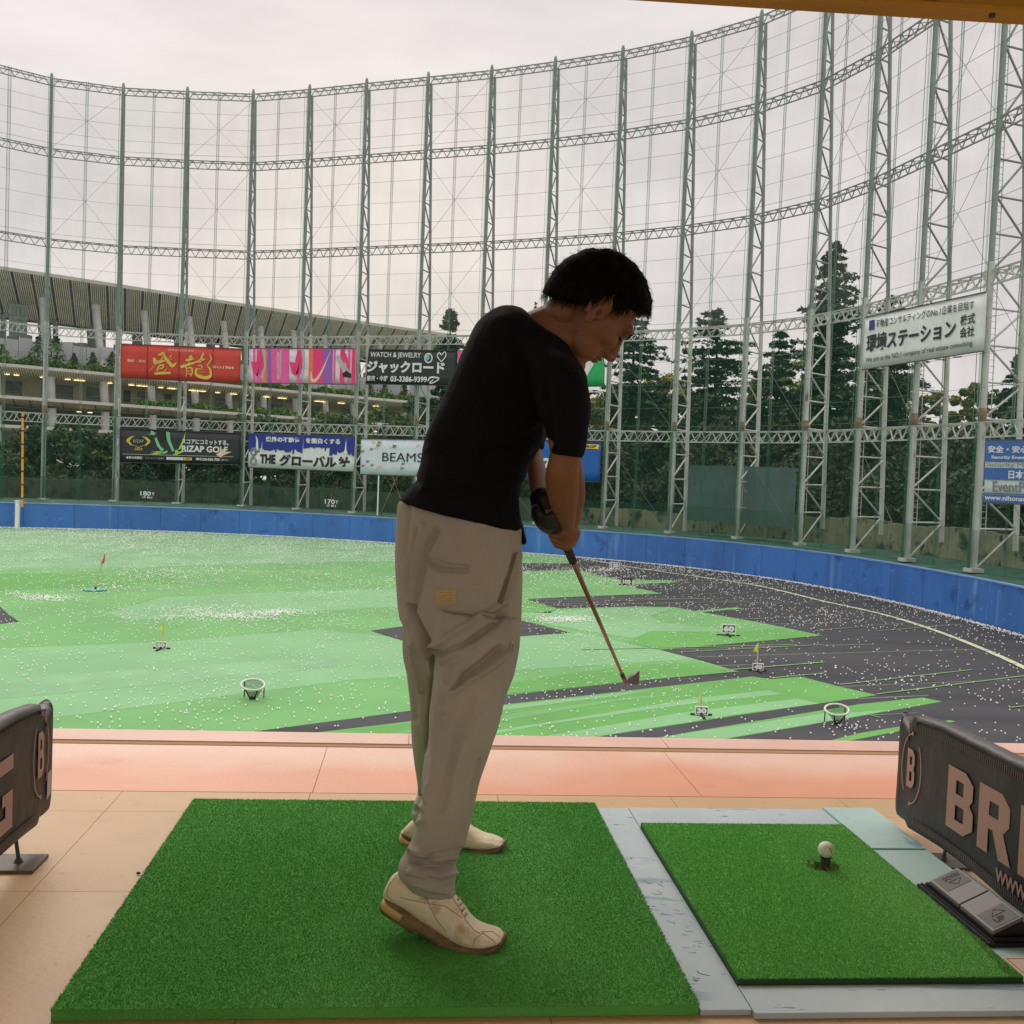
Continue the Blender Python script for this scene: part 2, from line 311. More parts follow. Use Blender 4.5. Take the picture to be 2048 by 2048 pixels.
for k in range(-14, 26):
    c = Vector((_p.x, _p.y))+_v*(k*2.05+_r.uniform(-.25, .25)); s0 = _r.uniform(-6, 6)
    while s0 < 26:
        L_ = _r.uniform(6, 22); a = c+_u*s0; b_ = c+_u*(s0+L_)
        if a.x > -8 and b_.x < 24 and 30 < a.y < 96 and b_.y < 92-max(0, b_.x)*1.2+30 and not (b_.y > 79 and b_.x > 17): ribbon('seam_line', [a, b_], _r.uniform(.06, .16), FZ+.002, M_seam, None, 'structure')
        s0 += L_+_r.uniform(1, 7)
arc = [atz(x, y, FZ) for x, y in [(1100, 1112), (1163, 1117), (1235, 1130), (1304, 1141), (1412, 1156), (1521, 1173), (1651, 1204), (1735, 1222), (1814, 1243), (1922, 1281), (2048, 1336), (2200, 1420)]]
arcd = dense([(p.x, p.y) for p in arc], 5); ribbon('boundary_line', arcd, .34, FZ+.028, M_line, None, 'structure')
# ---------------------------------------------------------------- boundary wall, terrace, retaining wall
M_blue = mat('blue_painted_concrete', rgb(60, 114, 188), .45, .14, .35, .15, 8, stretch=(1, 1, .25))
second_layer(M_blue, rgb(112, 152, 208), 1.1, .60, .80, (1.6, 1.6, .12)); second_layer(M_blue, rgb(24, 52, 110), .7, .58, .76, (1, 1, .9))
second_layer(M_blue, rgb(84, 134, 206), 1.9, .71, .715, (.9, .9, 2.4), detail=1)
M_cope = mat('pale_blue_coping', rgb(108, 150, 200), .5, .1, 1)
WT = -4.08
bw = thing('boundary_wall', 'long curved blue concrete boundary wall around the far edge of the field', 'wall', (27, 53, FZ))
wi = dense(WALLP, 2); wo_ = offs(wi, .3)
for i in range(len(wi)-1):
    a, b, c, d = wi[i], wi[i+1], wo_[i+1], wo_[i]; s = (b-a).normalized()*.012
    m_ = MB(); m_.hexa([(a.x+s.x, a.y+s.y, FZ-.2), (b.x-s.x, b.y-s.y, FZ-.2), (c.x-s.x, c.y-s.y, FZ-.2), (d.x+s.x, d.y+s.y, FZ-.2), (a.x+s.x, a.y+s.y, WT), (b.x-s.x, b.y-s.y, WT), (c.x-s.x, c.y-s.y, WT), (d.x+s.x, d.y+s.y, WT)])
    m_.obj('wall_panel', M_blue, bw)
ci, co_ = offs(wd, -.05), offs(wd, .36); m_ = MB(); m_.loft([[Vector((p.x, p.y, WT+.003)), Vector((q.x, q.y, WT+.003)), Vector((q.x, q.y, WT+.09)), Vector((p.x, p.y, WT+.09))] for p, q in zip(ci, co_)]); m_.obj('coping', M_cope, bw)
# white post on the wall and foul pole
M_white = mat('white_paint', rgb(232, 232, 230), .5, .05, 2); M_yel = mat('orange_yellow_paint', rgb(236, 160, 52), .45, .1, 2)
p = atz(38, 1056, FZ); m_ = MB(); m_.box((p.x-.18, p.y-.5, FZ), (p.x+.18, p.y-.2, WT+.25)); m_.box((p.x-.24, p.y-.56, WT+.25), (p.x+.24, p.y-.16, WT+.33)); tag(m_.obj('marker_post', M_white), 'short white post against the blue wall at the left edge of the field', 'post')
p = atz(44.5, 1014, WT+.1); q = aty(45.5, 825, p.y); fp = thing('foul_pole', 'tall thin orange-yellow pole rising from the blue wall on the left', 'pole', p)
bar('pole', p, (p.x+(q.x-p.x), p.y, q.z), .2, M_yel, fp, 'tube')
M_dk = mat('dark_steel', rgb(60, 62, 58), .5, .2, 3)
for k in range(7):
    z = p.z+(q.z-p.z)*(k+.6)/7; x = p.x+(q.x-p.x)*(k+.6)/7; bar('clamp', (x, p.y, z), (x, p.y, z+.14), .25, M_dk, fp, 'tube')
M_skirt = mat('dark_green_net_on_ground', rgb(34, 82, 62), .85, .35, .8, .4, 6)
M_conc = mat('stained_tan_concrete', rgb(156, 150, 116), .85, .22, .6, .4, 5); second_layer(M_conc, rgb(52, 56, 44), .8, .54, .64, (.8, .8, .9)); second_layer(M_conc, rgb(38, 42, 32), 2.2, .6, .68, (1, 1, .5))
M_concl = mat('shade_tinted_concrete', rgb(92, 92, 72), .85, .25, .5, .3, 5); second_layer(M_concl, rgb(50, 52, 40), .8, .52, .66)  # darker copy of the wall concrete, shade put into its colour
strip('terrace', offs(wd, .33), offs(wd, 4.2), WT-.02, -3.85, M_skirt); strip('terrace', offs(wd, 4.2), offs(wd, 9.5), -3.85, -3.9, M_skirt)
td = dense(TW, 3); r0, r1 = offs(td, 4.6), offs(td, 5.0)
rw = thing('retaining_wall', 'stained tan concrete retaining wall behind the feet of the net towers', 'wall', (33, 60, -4.2))
for i in range(len(td)-1):
    a, b, c, d = r0[i], r0[i+1], r1[i+1], r1[i]; s = (b-a).normalized()*.02; zt = -1.75-.25*math.sin(i*1.3)*.4-(.5 if 30 < i < 38 else 0)
    m_ = MB(); m_.hexa([(a.x+s.x, a.y+s.y, -4.3), (b.x-s.x, b.y-s.y, -4.3), (c.x-s.x, c.y-s.y, -4.3), (d.x+s.x, d.y+s.y, -4.3), (a.x+s.x, a.y+s.y, zt), (b.x-s.x, b.y-s.y, zt), (c.x-s.x, c.y-s.y, zt), (d.x+s.x, d.y+s.y, zt)])
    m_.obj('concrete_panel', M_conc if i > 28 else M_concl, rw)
M_slope = mat('dark_hillside', rgb(46, 56, 38), .95, .4, .3, .5, 1.5)  # dark ground of the slope behind the retaining wall
strip('hillside', offs(td, 5.0), offs(td, 30), -2.6, -1.5, M_slope); strip('hillside', offs(td, 30), offs(TW, 60)[:1]*0+offs(td, 260), -1.5, 2, mat('pale_bounce_ground', rgb(186, 184, 176), .8, .08, .2))  # far strip unseen, made pale to bounce light up under the stadium eave
# ================================================================ NET TOWERS
M_low = mat('pale_galvanised_paint', rgb(208, 212, 204), .55, .1, .8); second_layer(M_low, rgb(128, 92, 62), 1.3, .66, .72, (1, 1, .3))
M_up = mat('dark_green_grey_steel', rgb(142, 158, 151), .6, .14, .8); M_br1 = mat('dark_brace_steel', rgb(134, 138, 134), .55, .12, 1); M_br2 = mat('pale_brace_steel', rgb(198, 200, 192), .55, .12, 1)
M_rust = mat('rusty_collar', rgb(150, 120, 92), .8, .3, 3)
M_rope = mat('net_rope', rgb(110, 128, 118), .8); M_cable = mat('steel_cable', rgb(128, 130, 128), .5)
ang = []                                                       # direction in which each tower's back leg stands
for i in range(len(TW)):
    a = Vector(TW[max(0, i-1)]); b = Vector(TW[min(len(TW)-1, i+1)]); t = (b-a).normalized(); ang.append(Vector((-t.y, t.x, 0)))
adj = {0: (-.5, .86), 1: (-.48, .87), 2: (-.44, .9), 3: (-.26, .97), 4: (-.12, .99), 5: (.04, 1), 6: (.14, .99), 7: (.22, .97), 8: (.3, .95), 9: (.36, .93), 10: (.42, .91), 11: (.47, .88), 12: (.55, .83), 13: (.64, .77), 14: (.74, .67), 15: (.82, .57), 16: (.88, .47), 17: (.93, .37), 18: (.95, .3)}
ZB, ZT = -3.85, 39.6
LEV = [(5.05, 4.15), (14.05, 13.2), (23.05, 22.2), (32.25, 31.4), (39.35, 38.6)]     # top and bottom chords of the five rings
ordn = ['first', 'second', 'third', 'fourth', 'fifth', 'sixth', 'seventh', 'eighth', 'ninth', 'tenth', 'eleventh', 'twelfth', 'thirteenth', 'fourteenth', 'fifteenth', 'sixteenth']
near = {2: 'beside the thin orange pole', 3: 'at the left end of the red banner', 4: 'behind the middle of the red banner', 5: 'between the red and the pink banners', 6: 'behind the middle of the pink banner', 7: 'between the pink and the watch banners', 8: 'behind the right part of the watch banner', 9: "above the golfer's back", 10: "just left of the golfer's neck", 11: "above the back of the golfer's head", 12: 'beside the end of the green banner', 13: 'at the left end of the grey corrugated panels', 14: 'at the right end of the grey corrugated panels', 15: 'at the left end of the white banner', 16: 'behind the right part of the white banner', 17: 'beside the blue and white security sign'}
def legw(i): return .44 if i > 11 else .42
for i, (tx, ty) in enumerate(TW):
    if i in (0, 18): pass
    lab = ('net tower %s, %s from left' % (near[i], ordn[i-2])) if 2 <= i <= 17 else ['net tower farthest outside the left edge of the view', 'net tower just outside the left edge of the view', 'net tower just outside the right edge of the view'][i if i < 2 else 2]
    base = Vector((tx, ty, ZB)); t = thing('net_tower', lab, 'net tower', base, 'net towers around the range')
    d = Vector(adj[i]+(0,)).normalized(); sd = Vector((-d.y, d.x, 0))
    D0, D1 = 3.3, .75                                           # the two legs lean together towards the top
    def off(z): return D0+(D1-D0)*max(0, z-6)/(ZT-6)
    w = legw(i); pz = lambda z, o_=0.: Vector((tx, ty, z))+d*o_
    bar('lower_leg', pz(ZB), pz(14.6), w, M_low, t, 'tube'); bar('upper_leg', pz(14.6), pz(ZT), w*.84, M_up, t, 'tube')
    bar('cap', pz(ZT), pz(ZT+.25), w*.6, M_up, t, 'tube')
    bar('base_plate', pz(ZB-.1), pz(ZB+.12), w*2, M_br2, t)
    bar('collar', pz(5.1), pz(5.9), w*1.12, M_rust, t, 'tube')
    bar('back_leg', pz(ZB+1.2 if i > 12 else ZB, off(ZB)), pz(14.6, off(14.6)), w*.82, M_low, t, 'tube'); bar('back_leg', pz(14.6, off(14.6)), pz(ZT-.6, off(ZT-.6)), w*.66, M_up, t, 'tube')
    if i in (0, 18): continue
    zs = [ZB, ZB+2.5]; 
    while zs[-1] < ZT-3: zs.append(zs[-1]+2.2)
    for k, z in enumerate(zs[1:]):
        m = M_br2 if z < 14.6 else M_br1; bar('strut', pz(z, .15), pz(z, off(z)-.12), .13, m, t, 'tube')
    for k in range(len(zs)-1):
        za, zb = zs[k], zs[k+1]; m = M_br2 if za < 13 else M_br1
        if k % 2 == 0: bar('brace', pz(za+.1, .15), pz(zb-.05, off(zb)-.12), .14, m, t, 'tube')
        else: bar('brace', pz(za+.05, off(za)-.12), pz(zb-.05, .15), .14, m, t, 'tube')
    if True:                                                    # caged ladder running up inside the tower
        lm = MB(); z0 = ZB+2.2; c0 = .75
        for s_ in (-.2, .2): lm.box((-.02, -.02, z0), (.02, .02, ZT-3), T=lambda x, y, z, s_=s_: pz(z, c0*off(z)/off(0)*.9+s_)+d*x+sd*(y+.1))
        z = z0+.2
        while z < (ZT-3):
            o_ = c0*off(z)/off(0)*.9; lm.tube(pz(z, o_-.2)+sd*.1, pz(z, o_+.2)+sd*.1, .018, n=3, cap=False); z += .38
        lm.obj('ladder', M_br2, t)
def between(i):
    a = ordn[i-2] if 2 <= i <= 17 else None; b = ordn[i-1] if 1 <= i <= 16 else None
    return ('between the %s and %s net towers from the left' % (a, b)) if a and b else ('running off the %s edge beside the %s net tower' % (('left', b) if b else ('right', a)))
rn = ['lowest', 'second lowest', 'middle', 'second highest', 'topmost']
for i in range(1, len(TW)-1):
    a = Vector(TW[i]+(0,)); b = Vector(TW[i+1]+(0,)); u = (b-a).normalized(); nrm = Vector((-u.y, u.x, 0)); a0 = a+u*.2; b0 = b-u*.2; ln = (b0-a0).length
    for r, (z1, z0) in enumerate(LEV):
        m = M_br2 if r < 2 else M_br1; th = .1 if r < 2 else .085
        g = thing('truss_girder', '%s truss girder %s' % (rn[r], between(i)), 'truss girder', a0+Vector((0, 0, z0)), 'horizontal truss girders of the net structure')
        Z = lambda z: Vector((0, 0, z)); bk = nrm*.75
        bar('chord', a0+Z(z1), b0+Z(z1), th, m, g); bar('chord', a0+Z(z0), b0+Z(z0), th, m, g); bar('chord', a0+bk+Z(z1), b0+bk+Z(z1), th, m, g)
        n = max(8, round(ln/.54)); n += n % 2
        for k in range(n):
            p = a0+u*ln*k/n; q = a0+u*ln*(k+1)/n
            if k % 2 == 0: bar('lacing', p+Z(z0), q+Z(z1), th*.7, m, g)
            else: bar('lacing', p+Z(z1), q+Z(z0), th*.7, m, g)
            if r < 2 and k % 2: bar('lacing', (p if k % 2 else q)+Z(z0), (q if k % 2 else p)+bk+Z(z1), th*.6, m, g)
            elif k % 2 == 0: bar('lacing', p+Z(z1), q+bk+Z(z1), th*.5, m, g)
# ---------------------------------------------------------------- netting
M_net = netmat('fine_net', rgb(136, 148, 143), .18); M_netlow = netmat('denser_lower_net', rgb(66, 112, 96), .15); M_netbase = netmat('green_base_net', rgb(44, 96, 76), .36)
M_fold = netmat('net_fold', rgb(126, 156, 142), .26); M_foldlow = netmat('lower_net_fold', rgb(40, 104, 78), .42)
for i in range(1, len(TW)-1):
    a = Vector(TW[i]+(0,)); b = Vector(TW[i+1]+(0,)); u = (b-a).normalized(); nrm = Vector((u.y, -u.x, 0)); a0 = a+nrm*.32; b0 = b+nrm*.32; ln = (b0-a0).length
    t = thing('safety_net', 'sheet of fine green safety net %s' % between(i), 'net', a0+Vector((0, 0, ZB)), 'safety nets between the towers')
    def sheet(name, z0, z1, m, s0=0., s1=1., n=6, bow=.25, dz=0):
        V = []; F = []
        for k in range(n+1):
            s = s0+(s1-s0)*k/n; p = a0+(b0-a0)*s+nrm*dz
            for j in range(4):
                z = z0+(z1-z0)*j/3; V.append(p+nrm*(bow*math.sin(math.pi*s)*math.sin(math.pi*(j/3)))+Vector((0, 0, z)))
        for k in range(n):
            for j in range(3): F.append((k*4+j, (k+1)*4+j, (k+1)*4+j+1, k*4+j+1))
        return mesh(name, V, F, m, t)
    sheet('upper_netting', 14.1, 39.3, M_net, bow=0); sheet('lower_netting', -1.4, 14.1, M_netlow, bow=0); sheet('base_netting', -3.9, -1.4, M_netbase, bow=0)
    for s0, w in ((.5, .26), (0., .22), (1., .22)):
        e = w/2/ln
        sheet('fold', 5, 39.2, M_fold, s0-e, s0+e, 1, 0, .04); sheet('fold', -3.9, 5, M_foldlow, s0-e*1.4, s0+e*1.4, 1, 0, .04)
    for s0 in (.5-.017, .5+.017, .045, .955):
        p = a0+(b0-a0)*s0+nrm*.07; bar('rope', p+Vector((0, 0, 5)), p+Vector((0, 0, 39.4)), .03, M_rope, t)
    for r in range(len(LEV)-1):
        zl = LEV[r][0]; zh = LEV[r+1][1]
        for k in range(1, 4):
            z = zl+(zh-zl)*k/4; bar('rope', a0+Vector((0, 0, z)), b0+Vector((0, 0, z)), .02, M_rope, t)
        bar('rope', a0+Vector((0, 0, zl+.45)), b0+Vector((0, 0, zl+.45)), .025, M_rope, t)
        if i % 2 == 0 and r > 0:
            for A_, B2 in ((zl, zh), (zh, zl)): bar('cable', a0-nrm*.3+Vector((0, 0, A_)), b0-nrm*.3+Vector((0, 0, B2)), .022, M_cable, t)
        elif i % 2 == 1 and r == 0: bar('cable', a0-nrm*.4+Vector((0, 0, zh)), b0-nrm*.4+Vector((0, 0, zl)), .022, M_cable, t)
    if i % 2 == 1: bar('cable', a0-nrm*.4+Vector((0, 0, 4)), b0-nrm*.4+Vector((0, 0, ZB)), .022, M_cable, t)
# ================================================================ BANNERS
def pm(name, r, g, b, rough=.6, v=.06): return mat(name, rgb(r, g, b), rough, v, 1.2)
K_red, K_gold, K_cream = pm('red_vinyl', 196, 66, 52), pm('gold_print', 214, 184, 84), pm('cream_print', 226, 196, 170)
K_white, K_black, K_blk2 = pm('white_print', 214, 220, 218), pm('black_print', 24, 26, 28), pm('charcoal_vinyl', 42, 48, 48)
K_pink, K_vio, K_or, K_mag = pm('pink_print', 228, 92, 158), pm('violet_print', 150, 92, 176), pm('orange_print', 224, 118, 86), pm('magenta_print', 226, 60, 120)
K_navy, K_blu, K_lb = pm('navy_print', 34, 52, 140), pm('blue_vinyl', 30, 94, 176), pm('pale_blue_vinyl', 204, 216, 226)
K_mint, K_lime, K_grey, K_yel, K_grn, K_sil = pm('mint_print', 118, 196, 148), pm('lime_print', 176, 204, 74), pm('grey_print', 128, 132, 134), pm('yellow_print', 226, 206, 60), pm('green_vinyl', 40, 168, 98), pm('silver_print', 176, 176, 178)
K_fold = pm('fold_line', 120, 46, 42); K_eyelet = pm('hem_cord', 70, 72, 70)
def banner(label, TL, TR, BR, BL, yl, yr, m, thick=.05, ripple=.05, name='banner', cat='banner', folds=(), frame=True, sign_in=False):
    if sign_in: yl *= .965; yr *= .965
    yl -= .75; yr -= .75; b = Board(aty(*TL, yl), aty(*TR, yr), aty(*BR, yr), aty(*BL, yl)).fix()
    t = thing(name, label, cat, (b.P(0, 0)+b.P(1, 0))/2, 'advertising banners hung on the net towers')
    n = 24; V = []; F = []
    for k in range(n+1):
        for j in range(5):
            s, v = k/n, j/4; rp_ = ripple*(math.sin(s*23+v*2)*.3+math.sin(s*9+1+v*3)*.4)*(.4+.6*math.sin(math.pi*v)); V.append(b.P(s, v, rp_*.5-.03))
    nb = len(V)
    for k in range(n+1):
        for j in range(5): V.append(V[k*5+j]-b.n*thick)
    for k in range(n):
        for j in range(4):
            i0 = k*5+j; F.append((i0, i0+5, i0+6, i0+1)); F.append((nb+i0, nb+i0+1, nb+i0+6, nb+i0+5))
    for k in range(n): F += [(k*5, nb+k*5, nb+k*5+5, k*5+5), (k*5+4, k*5+9, nb+k*5+9, nb+k*5+4)]
    for j in range(4): F += [(j, j+1, nb+j+1, nb+j), (n*5+j, nb+n*5+j, nb+n*5+j+1, n*5+j+1)]
    mesh('sheet', V, F, m, t, True)
    if frame:
        for a_, c_ in (((0, 1.01), (1, 1.01)), ((0, -.01), (1, -.01))): bar('hem_rope', b.P(*a_), b.P(*c_), .06, K_eyelet, t)
    for f in folds: bar('fold_line', b.P(f, .01, .02), b.P(f+.002, .99, .02), .07, K_fold if m is K_red else K_grey, t, w2=.02)
    b.t = t; return b
b = banner('red banner with two large yellow brush-drawn characters', (242, 688), (482, 698), (480, 766), (241, 755), 107.9, 108.0, K_red, folds=(.22, .485, .765))
b.text('small_text', '麹町・麻布', .055, .47, .21, .56, K_cream, b.t, .01); b.text('small_text', '宮廷中国北京.直隸', .395, .85, .61, .92, K_cream, b.t); b.text('small_text', 'Since', .765, .40, .845, .485, K_cream, b.t, .01); b.text('small_text', '1964', .855, .39, .945, .485, K_cream, b.t, .02)
S = lambda pts, w: b.stroke('brush_stroke', pts, w, K_gold, b.t, lift=.035)
for pts, w in [([(.24, .24, .2), (.30, .46, .5), (.345, .62, .8), (.36, .72, .8)], .04), ([(.31, .72, .6), (.335, .74, 1), (.355, .78, 1.2), (.36, .7, 1)], .07), ([(.355, .76, .6), (.37, .66, 1.1), (.40, .52, 1.2), (.435, .42, 1.3), (.47, .53, .1)], .08), ([(.275, .63, .7), (.285, .55, 1.2), (.29, .48, 1), (.33, .53, 1), (.37, .56, .5)], .09), ([(.395, .6, .3), (.425, .74, .8)], .04), ([(.405, .56, .3), (.43, .64, .8)], .035), ([(.315, .40, .8), (.355, .43, 1), (.35, .34, .9), (.31, .32, .8)], .05), ([(.32, .40, .9), (.305, .25, 1)], .05), ([(.36, .22, .3), (.385, .32, .8)], .035), ([(.285, .16, .8), (.34, .185, 1.1), (.42, .2, .8)], .075),
               ([(.575, .73, 1.2), (.592, .68, 1)], .09), ([(.54, .59, .8), (.57, .62, 1.1), (.61, .66, .8)], .065), ([(.56, .60, .6), (.575, .5, .6)], .05), ([(.50, .39, 1), (.54, .44, 1.1), (.62, .55, .6)], .08), ([(.545, .4, .7), (.555, .25, .6), (.545, .12, .5)], .05), ([(.55, .36, .6), (.59, .38, 1), (.60, .25, .8), (.585, .13, .9)], .05), ([(.56, .28, .6), (.59, .29, .6)], .035), ([(.56, .2, .6), (.59, .21, .6)], .035), ([(.655, .55, 1.2), (.675, .7, .9), (.69, .84, .6)], .07), ([(.625, .55, .7), (.66, .60, 1), (.70, .66, .7)], .06), ([(.645, .44, .6), (.67, .47, .7), (.68, .40, .5), (.64, .36, .6)], .045), ([(.635, .38, .9), (.63, .22, 1), (.66, .14, 1.3), (.72, .11, 1.4), (.755, .2, 1.2), (.745, .38, .8), (.725, .48, .5), (.755, .66, .6), (.74, .8, .2)], .07), ([(.65, .32, .6), (.70, .35, .3)], .035), ([(.65, .25, .6), (.705, .28, .3)], .035), ([(.65, .19, .5), (.69, .21, .3)], .03)]: S(pts, w)
b = banner('pink and orange banner with running shoes and streaks', (498, 697), (712, 698), (710, 768), (498, 765), 107.4, 103.6, pm('pale_pink_vinyl', 226, 206, 220))
for a, c, m in [(.04, .06, K_pink), (.075, .12, K_pink), (.14, .175, K_or), (.18, .215, K_vio), (.22, .3, K_pink), (.31, .385, K_pink), (.46, .5, K_pink), (.57, .61, K_or), (.61, .70, K_mag), (.7, .79, K_vio), (.8, .815, K_pink), (.86, .9, K_mag), (.93, .95, K_pink), (.965, 1.0, K_mag)]: b.poly('colour_streak', [(a, .0), (c, .0), (c, 1), (a, 1)], m, b.t, .022)
b.text('side_text', 'MERCURIAL', .27, .1, .3, .9, K_white, b.t)
for x0, m in ((.04, K_mag), (.41, K_mag)): b.poly('shoe_upper', [(x0, .3), (x0+.03, .22), (x0+.07, .25), (x0+.1, .45), (x0+.1, .7), (x0+.08, .98), (x0+.05, .9), (x0+.03, .6), (x0-.02, .62)], m, b.t, .028); b.poly('shoe_sole', [(x0+.07, .12), (x0+.1, .14), (x0+.125, .5), (x0+.12, .95), (x0+.09, .98), (x0+.11, .5)], K_sil, b.t, .03)
b.poly('shoe_sole', [(.82, .75), (.84, .85), (.9, .55), (.96, .3), (.96, .18), (.9, .2), (.87, .45)], K_sil, b.t, .028); b.poly('shoe_upper', [(.88, .9), (.91, .88), (.95, .5), (.93, .42)], K_mag, b.t, .03); b.poly('shoe_toe', [(.885, .3), (.92, .38), (.965, .28), (.965, .17), (.89, .2)], K_black, b.t, .032)
b.stroke('swoosh', [(.595, .35, .3), (.6, .12, .9), (.64, .1, 1), (.70, .4, .6), (.77, .95, .1)], .09, K_cream, b.t, .03); b.stroke('swoosh', [(.455, .35, .3), (.462, .28, 1), (.475, .45, .5), (.485, .68, .1)], .06, K_black, b.t, .034); b.stroke('swoosh', [(.075, .25, .3), (.08, .2, 1), (.09, .33, .5), (.097, .5, .1)], .05, K_black, b.t, .034)
b = banner('black banner advertising watches and jewelry in white letters', (737, 699), (911, 702), (911, 771), (731, 767), 103.6, 100.2, K_blk2)
b.text('heading', 'WATCH & JEWELRY', .03, .74, .615, .93, K_white, b.t, .012); b.text('main_text', 'ジャックロード', .0, .32, .885, .68, K_white, b.t, .045); b.text('small_text', '東京・中野', .01, .08, .255, .24, K_white, b.t, .02); b.text('phone_number', '03-3386-9399', .28, .07, .69, .24, K_white, b.t, .03)
b.stroke('heart', [(.845, .68, 1), (.80, .84, 1), (.82, .95, 1), (.845, .88, 1), (.88, .97, 1), (.895, .86, 1), (.845, .68, 1)], .03, K_white, b.t)
b.poly('ring_stone', [(.69+.022*math.cos(k), .80+.09*math.sin(k)) for k in [math.pi*2*j/14 for j in range(14)]], pm('turquoise_print', 110, 190, 200), b.t, .03)
b.stroke('ring_band', [(.70+.04*math.cos(k), .78+.13*math.sin(k), 1) for k in [math.pi*2*j/16 for j in range(17)]], .04, K_white, b.t); b.stroke('wing', [(.7, .1, .6), (.73, .22, 1), (.82, .2, .8), (.77, .08, .6), (.72, .05, .6), (.76, .16, .5)], .05, K_white, b.t)
b = banner("pale pink banner mostly hidden behind the golfer's back", (915, 702), (1102, 701), (1102, 772), (914, 771), 99.9, 96.2, pm('pale_pink_vinyl', 226, 206, 220)); b.poly('colour_streak', [(.02, 0), (.08, 0), (.05, 1), (.0, 1)], K_pink, b.t, .022)
b = banner("green banner with a white patch just below the golfer's chin", (1112, 702), (1208, 699), (1208, 772), (1110, 773), 95.9, 93.6, K_grn); b.poly('white_patch', [(.0, .0), (.62, .2), (.8, .6), (.66, .8), (0, .9)], K_white, b.t, .03)
b = banner('black banner with a golfer and lime streaks for a golf gym', (239, 857), (482, 867), (480, 929), (239, 924), 107.9, 108.0, K_blk2)
b.text('heading', 'スコアにコミットする。', .515, .60, .90, .76, K_white, b.t, .03); b.text('main_text', 'RIZAP GOLF', .515, .36, .895, .56, K_white, b.t, .035)
b.text('emblem_text', 'RIZAP', .115, .60, .20, .69, K_silver if False else K_sil, b.t); b.text('emblem_text', 'GOLF', .125, .365, .19, .44, K_gold, b.t, .02)
for sg in (-1, 1):
    for o_ in (0, .012, .022): b.stroke('emblem_arc', [(.157+sg*(.03+o_), .80, .2), (.157+sg*(.078+o_*.8), .65, 1), (.157+sg*(.045+o_*.6), .50, .2)], .03, K_gold if o_ else K_yel, b.t)
    b.stroke('emblem_arc', [(.157+sg*.045, .53, .6), (.157, .45, 1)], .018, K_gold, b.t)
b.text('small_text', '本気の方限定!', .055, .10, .19, .185, K_white, b.t, .03); b.text('small_text', 'カウンセリング実施中', .215, .105, .37, .165, K_sil, b.t); b.poly('search_box', [(.39, .10), (.53, .10), (.53, .185), (.39, .185)], K_white, b.t); b.text('small_text', 'ライザップゴルフ', .4, .12, .51, .165, K_grey, b.t, lift=.036); b.poly('search_button', [(.535, .10), (.60, .10), (.60, .185), (.535, .185)], K_gold, b.t); b.text('small_text', '検索', .55, .115, .585, .17, K_black, b.t, lift=.036)
b.text('phone_number', '0120-063-700', .665, .095, .83, .185, K_white, b.t, .03); b.poly('phone_mark', [(.635, .115), (.66, .115), (.66, .18), (.635, .18)], K_white, b.t); b.text('small_text', '(受付)', .84, .1, .9, .16, K_white, b.t)
b.poly('rule', [(.025, .235), (.94, .235), (.94, .25), (.025, .25)], K_sil, b.t)
b.poly('golfer_leg', [(.29, .74), (.305, .78), (.34, .5), (.37, .42), (.35, .34), (.31, .52)], K_mint, b.t, .03); b.poly('golfer_leg', [(.385, .97), (.415, .95), (.42, .7), (.455, .38), (.435, .36), (.39, .72)], K_mint, b.t, .03); b.poly('golfer_body', [(.31, .99), (.40, .99), (.385, .75), (.35, .62), (.32, .74)], K_black, b.t, .028); b.poly('golfer_shoe', [(.345, .33), (.40, .38), (.395, .31), (.36, .28)], K_mint, b.t, .032); b.poly('golfer_arm', [(.255, .86), (.28, .84), (.3, .9), (.28, .95), (.26, .98)], K_mint, b.t, .03)
for pts in ([(.26, .33), (.34, .36), (.345, .3)], [(.245, .26), (.34, .25), (.34, .34)], [(.30, .25), (.345, .25), (.345, .36)], [(.46, .25), (.485, .25), (.48, .42), (.46, .4)], [(.485, .42), (.52, .7), (.545, .98), (.535, .7), (.5, .42)], [(.44, .25), (.47, .35), (.56, .4), (.5, .3)], [(.22, .86), (.29, .86), (.29, .84)]): b.poly('lime_streak', pts, K_lime, b.t, .026)
b.poly('flash', [(.80, .3), (.84, .2), (.85, .26), (.93, .4), (.87, .4), (.86, .5), (.83, .4)], K_cream, b.t, .04)
b = banner('white and navy banner with a city skyline and large black lettering', (498, 867), (711, 874), (707, 943), (496, 934), 107.4, 103.6, K_white)
sk = [(0, .5)]; x = 0; rr = random.Random(3)
while x < .985:
    h = .42+.16*rr.random()+(.1 if .5 < x < .75 else 0); w_ = .012+.02*rr.random(); sk += [(x, h), (min(1, x+w_), h)]; x += w_
sk += [(1, .42), (1, 1), (0, 1)]; b.poly('navy_sky', sk, K_navy, b.t)
b.text('heading', '世界の不動産', .165, .77, .49, .93, K_white, b.t, .04, lift=.04); b.text('heading', 'を面白くする', .545, .77, .865, .93, K_white, b.t, .04, lift=.04); b.text('main_text', 'THE', .115, .12, .265, .40, K_black, b.t, .05, lift=.04); b.text('main_text', 'グローバル', .30, .07, .84, .42, K_black, b.t, .05, lift=.04); b.text('main_text', '社', .855, .05, .965, .42, K_black, b.t, .05, lift=.04)
for pts in ([(.07, .5), (.075, .78), (.066, .95), (.078, .9), (.09, .82), (.1, .5)], [(.895, .5), (.91, .62), (.918, .95), (.926, .62), (.94, .5)], [(.125, .5), (.13, .8), (.135, .5)], [(.52, .4), (.523, .95), (.526, .4)]): b.poly('skyline_tower', pts, K_white, b.t, .035)
